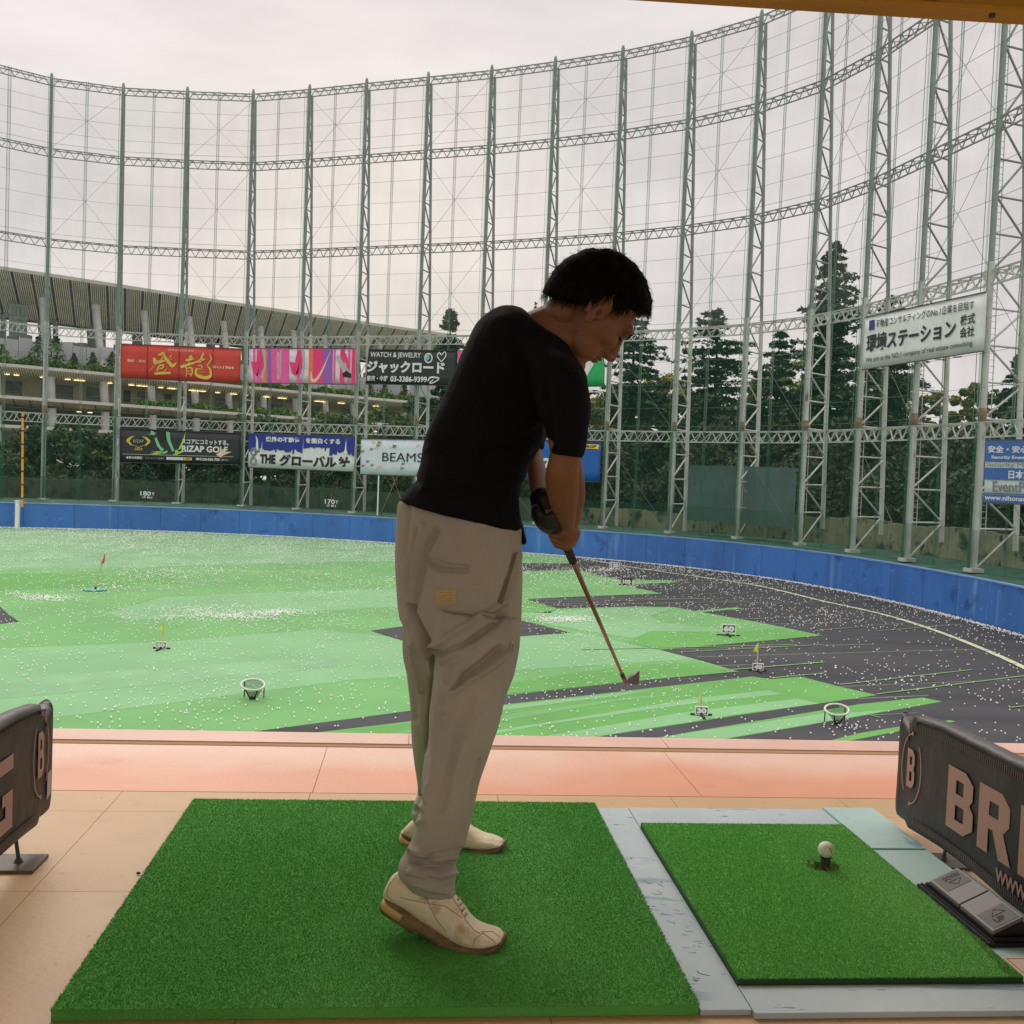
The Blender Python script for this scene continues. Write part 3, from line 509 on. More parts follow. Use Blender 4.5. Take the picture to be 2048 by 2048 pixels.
for cy in (.46, .17): b.stroke('ring_emblem', [(.052+.026*math.cos(k), cy+.10*math.sin(k), 1) for k in [math.pi*2*j/16 for j in range(17)]], .06, K_grey, b.t, .036)
b.stroke('ring_emblem', [(.075, .4, 1), (.045, .31, 1), (.035, .25, 1)], .06, K_grey, b.t, .036)
b = banner('pale board with a plain four-legged frame and scattered small pink and blue marks', (722, 878), (905, 881), (902, 954), (720, 948), 102.6, 99.4, K_lb, name='advertising_board', cat='board', ripple=0)
b.text('main_text', 'BEAMS', .245, .38, .69, .63, K_black, b.t, .0)
rr = random.Random(5)
for k in range(34):
    a, c = rr.random()*.95, rr.random()*.9; 
    if .2 < a < .72 and .3 < c < .7: continue
    m = rr.choice([pm('pale_rose_print', 226, 186, 200), pm('soft_blue_print', 120, 136, 190), pm('soft_yellow_print', 224, 206, 130)]) if k < 1 else rr.choice([K_pink if False else bpy.data.materials['pale_rose_print'] if 'pale_rose_print' in bpy.data.materials else K_cream, bpy.data.materials.get('soft_blue_print') or K_grey, K_cream])
    b.poly('small_mark', [(a, c), (a+.03, c+.02), (a+.045, c+.08), (a+.02, c+.06), (a+.005, c+.09)], m, b.t)
for s_ in (.21, .63, .97):
    p = b.P(s_, 0); bar('leg', (p.x, p.y+.1, p.z), (p.x, p.y+.1, -3.9), .12, M_white, b.t)
bar('stay', b.P(.42, 0), Vector((b.P(.23, 0).x, b.P(.3, 0).y+1.2, -3.9)), .06, M_rust, b.t); bar('stay', b.P(.36, 0), Vector((b.P(.52, 0).x, b.P(.3, 0).y+1.2, -3.9)), .06, M_rust, b.t)
b = banner("blue banner with a yellow tyre-maker label behind the golfer's arms", (1055, 880), (1202, 886), (1199, 963), (1052, 958), 96.6, 94.0, K_blu); b.poly('yellow_label', [(.66, .84), (.975, .84), (.975, .955), (.66, .955)], K_yel, b.t); b.text('label_text', 'DUNLOP', .69, .865, .94, .935, K_black, b.t, .04, .2, .04)
b.text('large_number', '12', .15, .3, .34, .56, K_white, b.t, .06); b.poly('white_block', [(.02, .28), (.13, .28), (.13, .7), (.02, .7)], K_white, b.t)
b = banner('large white banner of a real-estate consulting company', (1730, 636), (1971.6, 585), (1966, 701), (1723, 739), 74.4, 61.5, pm('white_vinyl', 222, 228, 224), folds=())
K_ink = pm('ink_print', 44, 50, 54)
b.poly('blue_mark', [(.048, .74), (.1, .74), (.1, .93), (.048, .93)], pm('indigo_print', 64, 66, 130), b.t); b.text('top_line', '不動産コンサルティングのNo.1企業を目指す', .115, .76, .925, .915, K_ink, b.t, .01); b.text('main_text', '環境ステーション', .035, .31, .80, .66, K_ink, b.t, .03); b.text('main_text', '株式', .83, .50, .935, .69, K_ink, b.t, .02); b.text('main_text', '会社', .83, .28, .935, .47, K_ink, b.t, .02); b.text('bottom_line', 'We aim at the NO.1 company of real estate consulting.', .04, .09, .93, .215, K_ink, b.t, .0)
for k in range(2):
    bar('light_arm', b.P(.79, -.04), b.P(.85, -.05), .08, M_br1, b.t)
K_sb, K_sw = pm('sign_blue', 62, 104, 168), pm('sign_pale', 196, 212, 210)
b = banner('blue and white striped security company sign at the right edge', (1971, 881), (2115, 881), (2112, 1011), (1967, 1003.6), 61.0, 56.6, K_sw, name='sign_board', cat='sign', ripple=0, sign_in=True)
for lo, hi in ((.66, 1.0), (.20+.23, .435+.0), (.0, .0)): pass
for lo, hi in ((.66, 1.), (.37, .56+.0-.0), (.0, .125), (.135+.005, .155)): b.poly('blue_band', [(0, lo), (1, lo), (1, hi), (0, hi)], K_sb, b.t, .024)
b.text('heading', '安全・安心・信頼', .045, .80, .98, .92, K_white, b.t, .03); b.text('small_text', 'Security EventProduction', .10, .69, 1.25-.3, .76, K_white, b.t, .03); b.text('main_text', 'Security Management', .02, .575, 1.6-.62, .64, K_grey, b.t, .0) if False else b.text('main_text', 'Security Ma', .02, .56, .62, .645, K_grey, b.t, .0)
b.text('main_text', '日本総業', .355, .39, .80, .53, K_white, b.t, .03); b.poly('mountain_mark', [(.18, .39), (.3, .39), (.24, .545)], K_white, b.t); b.text('main_text', 'EventProm', .13, .175, .86, .345, K_grey, b.t, .01); b.text('web_address', 'www.nihonsogyo.co', .02, .015, .9, .115, K_white, b.t, .03)
# corrugated screens
M_corr = mat('grey_green_corrugated_steel', rgb(92, 118, 114), .55, .1, .8); second_layer(M_corr, rgb(46, 60, 56), 1.6, .68, .76, (1, 1, .5))
for lab, TL, TR, BR, BL, yl, yr in [('left of two grey-green corrugated steel screens behind the net', (1378.5, 931), (1472, 932), (1471, 1046), (1373, 1040), 91.5, 88.4), ('right of two grey-green corrugated steel screens behind the net', (1479, 932), (1592, 936), (1588, 1057), (1477, 1048), 88.0, 83.0)]:
    b = Board(aty(*TL, yl), aty(*TR, yr), aty(*BR, yr), aty(*BL, yl)).fix(); t = thing('steel_screen', lab, 'screen', b.P(.5, 0), 'corrugated steel screens'); n = 40; V = []; F = []
    for k in range(n*2+1):
        l_ = (.05 if k % 2 else 0); V += [b.P(k/(2*n), 0, l_), b.P(k/(2*n), 1, l_)]
        if k: F.append((2*k-2, 2*k, 2*k+1, 2*k-1))
    mesh('corrugated_sheet', V, F, M_corr, t)
    for s_ in (.02, .5, .98):
        p = b.P(s_, .9, -.15); bar('post', (p.x, p.y, -4), p, .12, M_br1, t)
    for h in (.25, .75): bar('rail', b.P(0, h, -.1), b.P(1, h, -.1), .1, M_br1, t)
for txt, sub, x0, y0, x1, y1, Y, nn in [('180Y', '1F BU', 279, 981, 311, 997, 103.6, '180'), ('170Y', '1F BU', 648, 997, 678, 1014, 101.4, '170')]:
    b = Board(aty(x0, y0, Y), aty(x1, y0+1.3, Y), aty(x1, y1+1.3, Y), aty(x0, y1, Y)).fix(); t = thing('distance_sign', 'dark distance sign reading %s, hung low on the net %s' % (nn, 'below the black golf banner' if nn == '180' else 'below the navy skyline banner'), 'sign', b.P(.5, 0), 'yardage signs on the net')
    m_ = MB(); m_.hexa([b.P(0, 0, -.04), b.P(1, 0, -.04), b.P(1, 1, -.04), b.P(0, 1, -.04), b.P(0, 0), b.P(1, 0), b.P(1, 1), b.P(0, 1)]); m_.obj('board', pm('dark_green_board', 40, 58, 48), t)
    b.text('number', txt[:3], .06, .38, .72, .94, K_white, t, .02); b.text('number', 'Y', .76, .45, .95, .85, K_white, t, .02); b.text('small_text', sub, .2, .06, .8, .3, K_white, t, .02)
    bar('hanger', b.P(.5, 1), b.P(.5, 1.6), .04, M_rope, t)
# ================================================================ STADIUM BEHIND THE NET
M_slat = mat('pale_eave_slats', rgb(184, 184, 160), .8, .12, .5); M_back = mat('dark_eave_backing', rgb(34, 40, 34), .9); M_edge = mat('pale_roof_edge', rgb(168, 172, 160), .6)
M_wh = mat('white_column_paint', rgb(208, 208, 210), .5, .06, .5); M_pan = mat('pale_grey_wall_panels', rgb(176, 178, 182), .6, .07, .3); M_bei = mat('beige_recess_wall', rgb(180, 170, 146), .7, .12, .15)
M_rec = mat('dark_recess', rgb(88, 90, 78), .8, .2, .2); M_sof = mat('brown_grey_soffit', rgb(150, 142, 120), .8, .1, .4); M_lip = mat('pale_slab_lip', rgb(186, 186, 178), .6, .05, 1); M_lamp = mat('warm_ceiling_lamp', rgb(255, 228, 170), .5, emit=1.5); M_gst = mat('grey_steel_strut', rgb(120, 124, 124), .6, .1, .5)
M_glaz = mat('dark_window_glass', rgb(52, 56, 52), .25, .2, .2); M_gw = mat('grey_ground_floor_wall', rgb(118, 122, 120), .7, .1, .2)
xs_ = [-140+i*14 for i in range(76)]                         # stations along the curved front
def SD(x): return 200+73*(max(0, (x+140))/975)**1.3*1.0-6
def SP(x, back=0., z=0.):
    w = aty(x, 800, SD(x)); return Vector((w.x-.35*back, w.y+.94*back, z))
t = thing('stadium', 'huge curved stadium with a slatted roof eave, white columns and planted terraces', 'stadium', (-60, 215, -4))
def lin(b0, z0, b1, z1, name, m, x0=-140, x1=910, step=14, parent=None, kind=None):
    V = []; F = []; n = int((x1-x0)/step)+1
    for i in range(n):
        x = min(x1, x0+i*step); V += [SP(x, b0, z0), SP(x, b1, z1)]
        if i: F.append((2*i-2, 2*i, 2*i+1, 2*i-1))
    o = mesh(name, V, F, m, parent or t); 
    if kind: o['kind'] = kind
    return o
ez = lambda b: 36-6.2*b/22
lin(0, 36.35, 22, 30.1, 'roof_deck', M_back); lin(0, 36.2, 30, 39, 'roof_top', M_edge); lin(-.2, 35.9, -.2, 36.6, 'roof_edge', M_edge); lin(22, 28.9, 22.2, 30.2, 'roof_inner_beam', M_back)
m_ = MB(); x = -140
k = 0
while x < 905:
    w = 2.3-1.0*max(0, x)/900
    if k % 9 != 8:
        P = [SP(x, .1, 35.9), SP(x+w, .1, 35.9), SP(x+w, 22, ez(22)-.2), SP(x, 22, ez(22)-.2)]; m_.hexa([p+Vector((0, 0, dz)) for dz in (-.25, .15) for p in P])
    x += w*1.95; k += 1
m_.obj('eave_slats', M_slat, t)['kind'] = 'stuff'
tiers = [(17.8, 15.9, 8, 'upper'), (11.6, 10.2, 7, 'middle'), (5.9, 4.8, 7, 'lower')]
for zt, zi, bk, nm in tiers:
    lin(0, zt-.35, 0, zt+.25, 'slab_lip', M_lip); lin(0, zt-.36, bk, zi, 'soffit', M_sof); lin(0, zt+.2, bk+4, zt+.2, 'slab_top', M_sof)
    m_ = MB(); x = -140; k = 0
    stp = 5.2 if nm == 'upper' else 33
    while x < 900:
        P = [SP(x, .2, zt-.42), SP(x+(2.6 if nm == 'upper' else 1.2), .2, zt-.42), SP(x+(2.6 if nm == 'upper' else 1.2), bk-.2, zi-.08), SP(x, bk-.2, zi-.08)]; m_.hexa([p+Vector((0, 0, dz)) for dz in (-.12, .02) for p in P]); x += stp
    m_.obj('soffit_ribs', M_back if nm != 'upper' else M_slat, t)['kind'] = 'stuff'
# upper wall: panels with vertical joints
for i in range(37):
    x0 = -140+i*28; m_ = MB(); z1 = 23.4+.5*((i*7) % 3 == 0)
    P = [SP(x0+.4, 6, 17.9), SP(x0+27.6, 6, 17.9), SP(x0+27.6, 6.4, 17.9), SP(x0+.4, 6.4, 17.9)]; m_.hexa([p for p in P]+[p+Vector((0, 0, z1-17.9)) for p in P]); m_.obj('wall_panel', M_pan, t)
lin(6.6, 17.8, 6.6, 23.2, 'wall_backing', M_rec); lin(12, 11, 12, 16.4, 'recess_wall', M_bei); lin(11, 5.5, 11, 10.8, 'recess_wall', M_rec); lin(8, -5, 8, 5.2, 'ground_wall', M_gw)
rr = random.Random(11)
x = -130
while x < 860:                                                # openings, doors and railings in the middle recess
    w = rr.choice([14, 26, 34]); zt_ = 15.4; P = [SP(x, 11.8, 11.6), SP(x+w, 11.8, 11.6), SP(x+w, 11.8, zt_), SP(x, 11.8, zt_)]; m_ = MB(); m_.hexa([q for q in (P[0], P[1], P[1]+Vector((0, .3, 0)), P[0]+Vector((0, .3, 0)), P[3], P[2], P[2]+Vector((0, .3, 0)), P[3]+Vector((0, .3, 0)))])
    wn = m_.obj('opening', M_glaz, t)
    for k in range(int(w/3.2)+1):
        p = SP(x+k*3.2, 11.3, 11.3); bar('baluster', p, p+Vector((0, 0, 1.6)), .12, M_lip, wn)
    x += w+rr.choice([16, 30, 44])
for x in [8, 27, 80, 132, 150, 160, 217, 262, 278, 290, 322, 340, 347, 386, 395, 408, 438, 464, 473, 495, 533, 540, 566, 574, 641, 652, 686, 693, 760, 828]:
    c = SP(x, 4.5, 16.2); m_ = MB(); m_.ell(c, AX, (.5+rr.random()*.4, .4, .11), 12, 6); m_.obj('ceiling_lamp', M_lamp, t)
for x in (157, 179, 735, 760): c = SP(x, 4, 9.7); m_ = MB(); m_.ell(c, AX, (.6, .35, .12), 10, 6); m_.obj('ceiling_lamp', M_lamp, t)
for i, (x, yt, xb) in enumerate([(85, 586, 96), (190, 599, 206), (287, 612, 303), (377, 625, 392), (446, 636, 461), (520, 648, 532), (586, 658, 597), (648, 668, 659), (704, 679, 714), (758, 690, 767), (810, 697, 818), (-30, 572, -16)]):
    D = SD(x)+9; top = aty(x+1, yt, D); top.z = ez(9)-.3; b_ = aty(xb, 740, D-2.5); b_.z = 17.6; c = thing_ = bar('column', b_, top, 1.75-.6*x/850, M_wh, t, 'tube')
    b2 = SP(xb+3, 5, 10.6); bar('column', b2, SP(xb-1, 5, 16.6), 1.9-.6*x/850, M_wh, t, 'tube'); bar('column', SP(xb+6, 5, -4), SP(xb+4, 5, 10.1), 1.9-.6*x/850, M_wh, t, 'tube')
    q = SP(x-14+(x/90), 22, 23.5); bar('strut', q, SP(x-20+x/90, 22, 29.6), 2.0-.6*x/850, M_gst, t); bar('strut', q+Vector((2, 0, 0)), SP(x+8, 20, 29.8), .8, M_gst, t)
m_ = MB()                                                     # plant equipment on the roof of the upper wall
for k in range(26):
    x = -120+k*37+rr.random()*12; p = SP(x, 9, 23.4); m_.box((p.x, p.y, 23.3), (p.x+1.5+3*rr.random(), p.y+1.5, 24+rr.random()))
m_.obj('rooftop_units', M_gst, t)
for k in range(5):                                            # steel frame at the far left
    p = SP(2+k*8, 14, 23.5); bar('frame_post', p, p+Vector((0, 0, 8)), .5, M_up, t)
for z in (25.4, 28.6, 31.2): bar('frame_beam', SP(0, 14, z), SP(36, 14, z), .5, M_up, t)
# ================================================================ FOLIAGE
def leafmesh(pts, nrm, size, aspect=1.7, jit=.6):
    """triangular and four-cornered leaf sprays: pts (n,3), size (n,)"""
    n = len(pts); a = rng.normal(size=(n, 3)); 
    if nrm is not None: a = a*jit+nrm
    a /= np.linalg.norm(a, axis=1)[:, None]; r = rng.normal(size=(n, 3)); b = np.cross(a, r); b /= np.linalg.norm(b, axis=1)[:, None]; c = np.cross(a, b)
    s = size[:, None]; V = np.stack([pts-b*s*aspect*.5, pts+c*s*.5-b*s*.1, pts+b*s*aspect*.5, pts-c*s*.5-b*s*.1], 1).reshape(-1, 3)
    return V, np.arange(n*4).reshape(-1, 4)
def leafmat(name, c1, c2, vs=.35):
    m = mat(name, c1, .75, col2=c2, vscale=vs, contrast=(.38, .62), spec=.2)
    t_ = m.node_tree; b_ = t_.nodes['Principled BSDF']; oi = t_.nodes.new('ShaderNodeNewGeometry'); return m
LM = {'cedar': leafmat('cedar_needles', rgb(52, 80, 62), rgb(96, 122, 90), .5), 'cedar2': leafmat('far_conifer_needles', rgb(40, 66, 50), rgb(72, 98, 70), .5), 'olive': leafmat('olive_leaves', rgb(112, 120, 68), rgb(164, 160, 94), .3), 'green': leafmat('mid_green_leaves', rgb(82, 102, 60), rgb(130, 140, 84), .3), 'dark': leafmat('dark_leaves', rgb(54, 70, 48), rgb(92, 106, 66), .5), 'bright': leafmat('bright_shrub_leaves', rgb(66, 96, 50), rgb(122, 148, 74), .8), 'hedge': leafmat('dark_hedge_leaves', rgb(48, 60, 44), rgb(84, 94, 62), .6)}
M_bark = mat('bark', rgb(66, 54, 42), .9, .3, 2, .4, 6)
def broadleaf(label, x, ytop, Y, wpx, kind, zb=-2.5, n=5200, leaf=.42, group='broadleaf trees behind the net', dens=1.):
    top = aty(x, ytop, Y); base = Vector((top.x, Y, zb)); H = top.z-zb; Wd = wpx/2048*Y/2
    t = thing('broadleaf_tree', label, 'tree', base, group); m_ = MB(); m_.tube(base, base+Vector((.2, 0, H*.55)), .32, .18); R_ = random.Random(int(x*7+Y))
    for k in range(5):
        a = R_.random()*6.28; m_.tube(base+Vector((.1, 0, H*(.3+.05*k))), base+Vector((math.cos(a)*Wd*.6, math.sin(a)*Wd*.6, H*(.55+.07*k))), .13, .04, 6)
    m_.obj('trunk', M_bark, t)
    cl = []; nc = int(70*dens)
    for k in range(nc):
        a = R_.random()*6.28; u = R_.random()**.5; h = R_.uniform(.16, 1); rad = Wd*math.sqrt(max(.08, 1-((h-.5)/.62)**2)); cl.append((top.x+math.cos(a)*rad*u, Y+math.sin(a)*rad*u*.9, zb+H*h*.94, Wd*R_.uniform(.10, .27)))
    cl.append((top.x, Y, top.z-Wd*.22, Wd*.24))
    P = []
    for cx, cy, cz, r in cl:
        q = rng.normal(size=(n//len(cl), 3)); q /= np.linalg.norm(q, axis=1)[:, None]; q *= (rng.random((len(q), 1))**.35)*r*np.array([[1, 1, .72]]); P.append(q+np.array([[cx, cy, cz]]))
    P = np.concatenate(P); V, F = leafmesh(P, None, leaf*(.6+.8*rng.random(len(P)))); me = npmesh('crown', V-np.array([base]), F, LM[kind]); put(bpy.data.objects.new('crown', me), t, Matrix.Translation(base)); return t
def conifer(label, x, ytop, Y, wpx, kind='cedar', zb=-2.5, shape=.8, tiers=24, dens=1., flat=False):
    top = aty(x, ytop, Y); base = Vector((top.x, Y, zb)); H = top.z-zb; Wd = wpx/2048*Y/2
    t = thing('conifer_tree', label, 'tree', base, 'tall conifers behind the net'); m_ = MB(); m_.tube(base, top-Vector((0, 0, .3)), .38, .05, 8); P = []; S_ = []; R_ = random.Random(int(x*3+7))
    for k in range(tiers):
        nb = 10 if k < tiers*.8 else 7
        for j in range(nb):
            h = min(.985, (k+(.25+.5*R_.random() if flat else R_.random()))/tiers); f = (1-h)**shape; a = R_.random()*6.28; ln = Wd*(f*(R_.uniform(.45, .95) if R_.random() < .7 else R_.uniform(.9, 1.18))+.04); z0 = zb+H*(.06+.94*h); dz = ln*(R_.uniform(-.10, .06) if flat else R_.uniform(-.28, .16))
            o0 = Vector((top.x, Y, z0)); o1 = o0+Vector((math.cos(a)*ln, math.sin(a)*ln, dz)); m_.tube(o0, o1, .06, .015, 4, cap=False)
            n = int(125*dens*(.3+f)); u = rng.random(n)**.7; side = rng.normal(size=n)*.15*ln*(1.2-u)*1.3
            ca, sa = math.cos(a), math.sin(a); q = np.stack([o0.x+ca*ln*u-sa*side, o0.y+sa*ln*u+ca*side, z0+dz*u*u*(1.3 if not flat else 1)-.25*np.abs(side)+rng.normal(size=n)*.10-.15*u*u*ln*.3], 1); P.append(q); S_.append(np.full(n, .26))
    # leader
    q = np.stack([top.x+rng.normal(size=60)*.12, Y+rng.normal(size=60)*.12, top.z-rng.random(60)*1.6], 1); P.append(q); S_.append(np.full(60, .22))
    m_.obj('trunk', M_bark, t); P = np.concatenate(P); S_ = np.concatenate(S_)*(.6+.8*rng.random(len(P))); nr = np.zeros_like(P); nr[:, 2] = 1; V, F = leafmesh(P, nr, S_, 2.2, .45)
    me = npmesh('crown', V-np.array([base]), F, LM[kind]); put(bpy.data.objects.new('crown', me), t, Matrix.Translation(base)); return t
conifer('pointed conifer rising above the black banner at the end of the stadium roof', 902, 617, 122, 170, 'cedar', shape=.62, tiers=22)
conifer('tiny distant conifer tip just left of the golfer\'s neck', 1072, 604, 190, 60, 'cedar2', shape=.9, tiers=16, dens=.5)
conifer("dark conifer directly behind and right of the golfer's face", 1272, 600, 118, 250, 'cedar', shape=.62, tiers=22, flat=True)
conifer('broad flat-topped cedar with tiered branches between two pale towers', 1438, 616, 116, 250, 'cedar', shape=.42, tiers=20, flat=True)
conifer('tallest conifer, a pointed cedar left of the white banner', 1672, 482, 108, 300, 'cedar', shape=.72, tiers=30, dens=1.15)
conifer('dark conifer low behind the tallest cedar and the white banner', 1785, 590, 116, 260, 'cedar', shape=.6, tiers=22)
conifer('conifer cut off by the right edge of the view', 2058, 690, 92, 190, 'cedar', shape=.6, tiers=20)
conifer('dark conifer between the broad cedar and the tallest one', 1560, 660, 118, 190, 'cedar', shape=.6, tiers=18, flat=True)
for lab, x, y, Y, w, k in [("olive broadleaf tree just right of the golfer's shoulder", 1215, 790, 128, 190, 'olive'), ('olive tree between the conifer by the face and the broad cedar', 1335, 742, 130, 170, 'olive'), ('mid-green tree behind the broad cedar', 1410, 770, 124, 180, 'green'), ('yellowish olive tree with the brightest crown, right of the broad cedar', 1560, 700, 132, 170, 'olive'), ('green tree behind the foot of the tallest cedar', 1650, 760, 126, 190, 'green'), ('broad green tree low behind the broad cedar and the grey screens', 1480, 790, 121, 210, 'green'), ('green tree low between the tallest cedar and the white banner', 1725, 772, 121, 190, 'green'), ("soft green tree behind the conifer beside the golfer's face", 1285, 770, 124, 190, 'green'), ('mid-green tree low behind the left foot of the tallest cedar', 1590, 790, 119, 170, 'olive'), ('airy green tree seen below the white banner', 1800, 742, 128, 170, 'green'), ('pale leafy tree with sky showing through, under the white banner', 1880, 778, 124, 120, 'olive'), ('round green tree left of the security sign, below the white banner', 1950, 762, 120, 110, 'green'), ('dark tree behind the security sign', 2040, 770, 112, 160, 'dark'), ('dark tree low behind the grey corrugated panels', 1450, 850, 112, 240, 'dark'), ('dark tree low to the right of the panels', 1640, 850, 108, 240, 'dark'), ('dark tree low below the white banner', 1800, 850, 104, 240, 'dark'), ('dark tree low beside the security sign', 1930, 860, 98, 200, 'dark'), ("dark tree low beside the golfer's arms", 1240, 860, 118, 240, 'dark'),
                          ('dark round tree on the far left beside the orange pole', 130, 852, 124, 200, 'dark'), ('small dark bush left of the orange pole', 60, 893, 126, 90, 'dark'), ('dark tree behind the black golf banner', 260, 868, 125, 180, 'dark'), ('dark tree below the black golf banner', 390, 880, 124, 190, 'dark'), ('green tree behind the navy banner', 540, 830, 125, 170, 'dark'), ('green tree behind the right end of the navy banner', 650, 824, 124, 150, 'green'), ('leafy tree above the pale board', 760, 812, 122, 160, 'green'), ('leafy tree between the pale board and the golfer', 860, 790, 122, 150, 'green'), ('dark tree hidden behind the golfer', 960, 800, 122, 190, 'dark'), ("dark tree behind the golfer's chest", 1080, 790, 122, 190, 'dark')]:
    broadleaf(lab, x, y, Y, w, k, n=9500 if k != 'dark' else 6500, leaf=.3 if k != 'dark' else .36)
bu = broadleaf('low round dark bush on top of the retaining wall near the right edge', 1918, 985, 76, 95, 'hedge', zb=-2.2, n=3500, leaf=.22, group='bushes'); bu.name = 'bush'
# dense undergrowth behind the retaining wall
P = []
for i in range(len(td)-1):
    a, b = td[i], td[i+1]; u = (b-a).normalized(); nn = Vector((-u.y, u.x)); n = 3200; s = rng.random(n); d_ = 6+rng.random(n)**1.3*16; h = -3+rng.random(n)*(2.2+d_*.42)*(.7+.3*math.sin(i*1.7))*(.5 if a.x < -18 else 1)
    P.append(np.stack([a.x+(b.x-a.x)*s+nn.x*d_, a.y+(b.y-a.y)*s+nn.y*d_, h], 1))
P = np.concatenate(P); V, F = leafmesh(P, None, .3*(.5+rng.random(len(P)))); o = put(bpy.data.objects.new('undergrowth', npmesh('undergrowth', V, F, LM['hedge']))); tag(o, 'dark mass of undergrowth between the tree trunks behind the retaining wall', 'undergrowth', kind='stuff')
# planted terraces of the stadium
P = []
for zt, dn, x0, x1 in ((17.9, 1, -140, 900), (11.7, .8, 270, 900)):
    for k in range(int((x1-x0)*8*dn)):
        x = x0+(x1-x0)*random.random(); hgt = .7+1.1*(mnoise.noise(Vector((x*.05, zt, 0)))+.6); p = SP(x, .3+1.6*random.random(), zt+random.random()*max(.2, hgt)); P.append(p[:])
P = np.array(P); V, F = leafmesh(P, None, .55*(.6+.7*rng.random(len(P)))); me = npmesh('terrace_planting', V, F, LM['bright']); o = put(bpy.data.objects.new('terrace_planting', me), t0 if False else bpy.data.objects['stadium']); o['kind'] = 'stuff'
for i, (x, h) in enumerate([(72, 6.2), (110, 6.8), (145, 3.6), (183, 4.2), (222, 4.8), (740, 5), (772, 4.4), (812, 4.6), (0, 4)]):
    p = SP(x, 2, 17.8); tt = thing('sapling', 'slim sapling on the stadium terrace, %s' % ['left of the first visible tower', 'just right of the first visible tower', 'shortest, midway to the red banner', 'between the two leftmost white columns', 'touching the left end of the red banner', 'first below the black watch banner', 'second below the black watch banner', 'third below the black watch banner', 'at the left edge of the view'][i], 'tree', p, 'saplings on the stadium terrace')
    m_ = MB(); m_.tube(p, p+Vector((0, 0, h*.9)), .12, .04, 6); m_.obj('trunk', M_bark, tt); n = 260; zz = rng.random(n); q = np.stack([rng.normal(size=n)*h*.17*(1.1-zz), rng.normal(size=n)*h*.17*(1.1-zz), h*(.25+.75*zz)], 1); V, F = leafmesh(q, None, .42*(.6+.6*rng.random(n))); put(bpy.data.objects.new('crown', npmesh('crown', V, F, LM['dark'])), tt, Matrix.Translation(p))
# ================================================================ RANGE FURNITURE
M_ball = mat('golf_ball_white', rgb(238, 240, 232), .4, spec=.5); M_flag = mat('lime_flag', rgb(206, 240, 96), .6, .05, 8); M_rflag = mat('red_flag', rgb(206, 44, 46), .6, .05, 8); M_pole = mat('flag_pole_tan', rgb(206, 176, 112), .5, .1, 4); M_wsign = mat('white_sign', rgb(232, 232, 230), .5, .04, 5); M_blk = mat('black_rubber', rgb(34, 36, 34), .7, .2, 6); M_gface = mat('grey_sign_face', rgb(64, 64, 68), .6, .05, 5); M_teal = mat('teal_target_disc', rgb(74, 150, 128), .6, .1, 3)
def number_sign(num, x, y, wpx, label, flag=None, tilt=0., legs=False):
    p = atz(x, y, FZ+.03); D = p.y; s = D/2048; w = wpx*s; h = w*.62; t = thing('distance_marker', label, 'distance marker', p, 'distance markers on the field')
    z0 = p.z+(.35*h if legs else .02); b = Board(p+Vector((-w/2, tilt*h, z0-p.z+h)), p+Vector((w/2, tilt*h, z0-p.z+h-.0)), p+Vector((w/2, 0, z0-p.z)), p+Vector((-w/2, 0, z0-p.z))).fix()
    m_ = MB(); fr = [b.P(a, c, l_) for l_ in (-.05, -.005) for a, c in ((-.05, -.08), (1.05, -.08), (1.05, 1.08), (-.05, 1.08))]; m_.hexa(fr); m_.obj('board', M_wsign if num != '100' else M_blk, t); b.poly('face', [(.03, .06), (.97, .06), (.97, .94), (.03, .94)], M_blk if num == '100' else M_gface, t, .002)
    b.text('number', num, .08, .12, .92, .88, M_wsign, t, .07, lift=.012)
    bar('stand', p+Vector((-w*.9, .06, .0)), p+Vector((w*.9, .06, .0)), .07, M_blk, t); bar('stand', p+Vector((0, -.5, .0)), p+Vector((0, .5, .0)), .07, M_blk, t)
    if legs: bar('post', p+Vector((0, .05, 0)), p+Vector((0, .05, h)), .06, M_blk, t)
    if flag:
        hp = flag*s; q = p+Vector((-.02*0, .18, 0)); bar('flag_pole', q, q+Vector((0, 0, hp)), .05, M_pole, t, 'tube'); m_ = MB(); fh = .34*hp
        V = [q+Vector((-.02, 0, hp)), q+Vector((-.40*fh, -.03, hp-fh*.7)), q+Vector((-.52*fh, .03, hp-fh*.95)), q+Vector((.0, 0, hp-fh*1.05))]; V = [v+Vector((0, d, 0)) for d in (-.012, .012) for v in V]; m_.add(V, [(0, 1, 2, 3), (7, 6, 5, 4), (0, 4, 5, 1), (1, 5, 6, 2), (2, 6, 7, 3), (3, 7, 4, 0)]); m_.obj('flag', M_flag, t)
    return t
number_sign('60', 1457, 1271, 26, 'white distance board reading 60 on a black post', legs=True); number_sign('100', 1253, 1170, 19, 'dark distance board reading 100 in white, farther out', legs=False)
number_sign('120', 1229, 1137, 19, 'small white distance board reading 120 near the far dark strip'); number_sign('30', 1403, 1430, 24, 'low board reading 30 with a lime flag', flag=40); number_sign('40', 1516, 1341, 20, 'low board reading 40 with a tall lime flag on a tan pole', flag=54); number_sign('50', 322, 1297, 19, 'low white board with a lime flag on the left side of the field', flag=50)
p = atz(190, 1180, FZ+.03); t = thing('target_flag', 'small red flag on a leaning tan pole standing in a teal disc', 'flag', p); m_ = MB(); m_.tube(p, p+Vector((0, 0, .05)), .62, n=20); m_.obj('disc', M_teal, t)
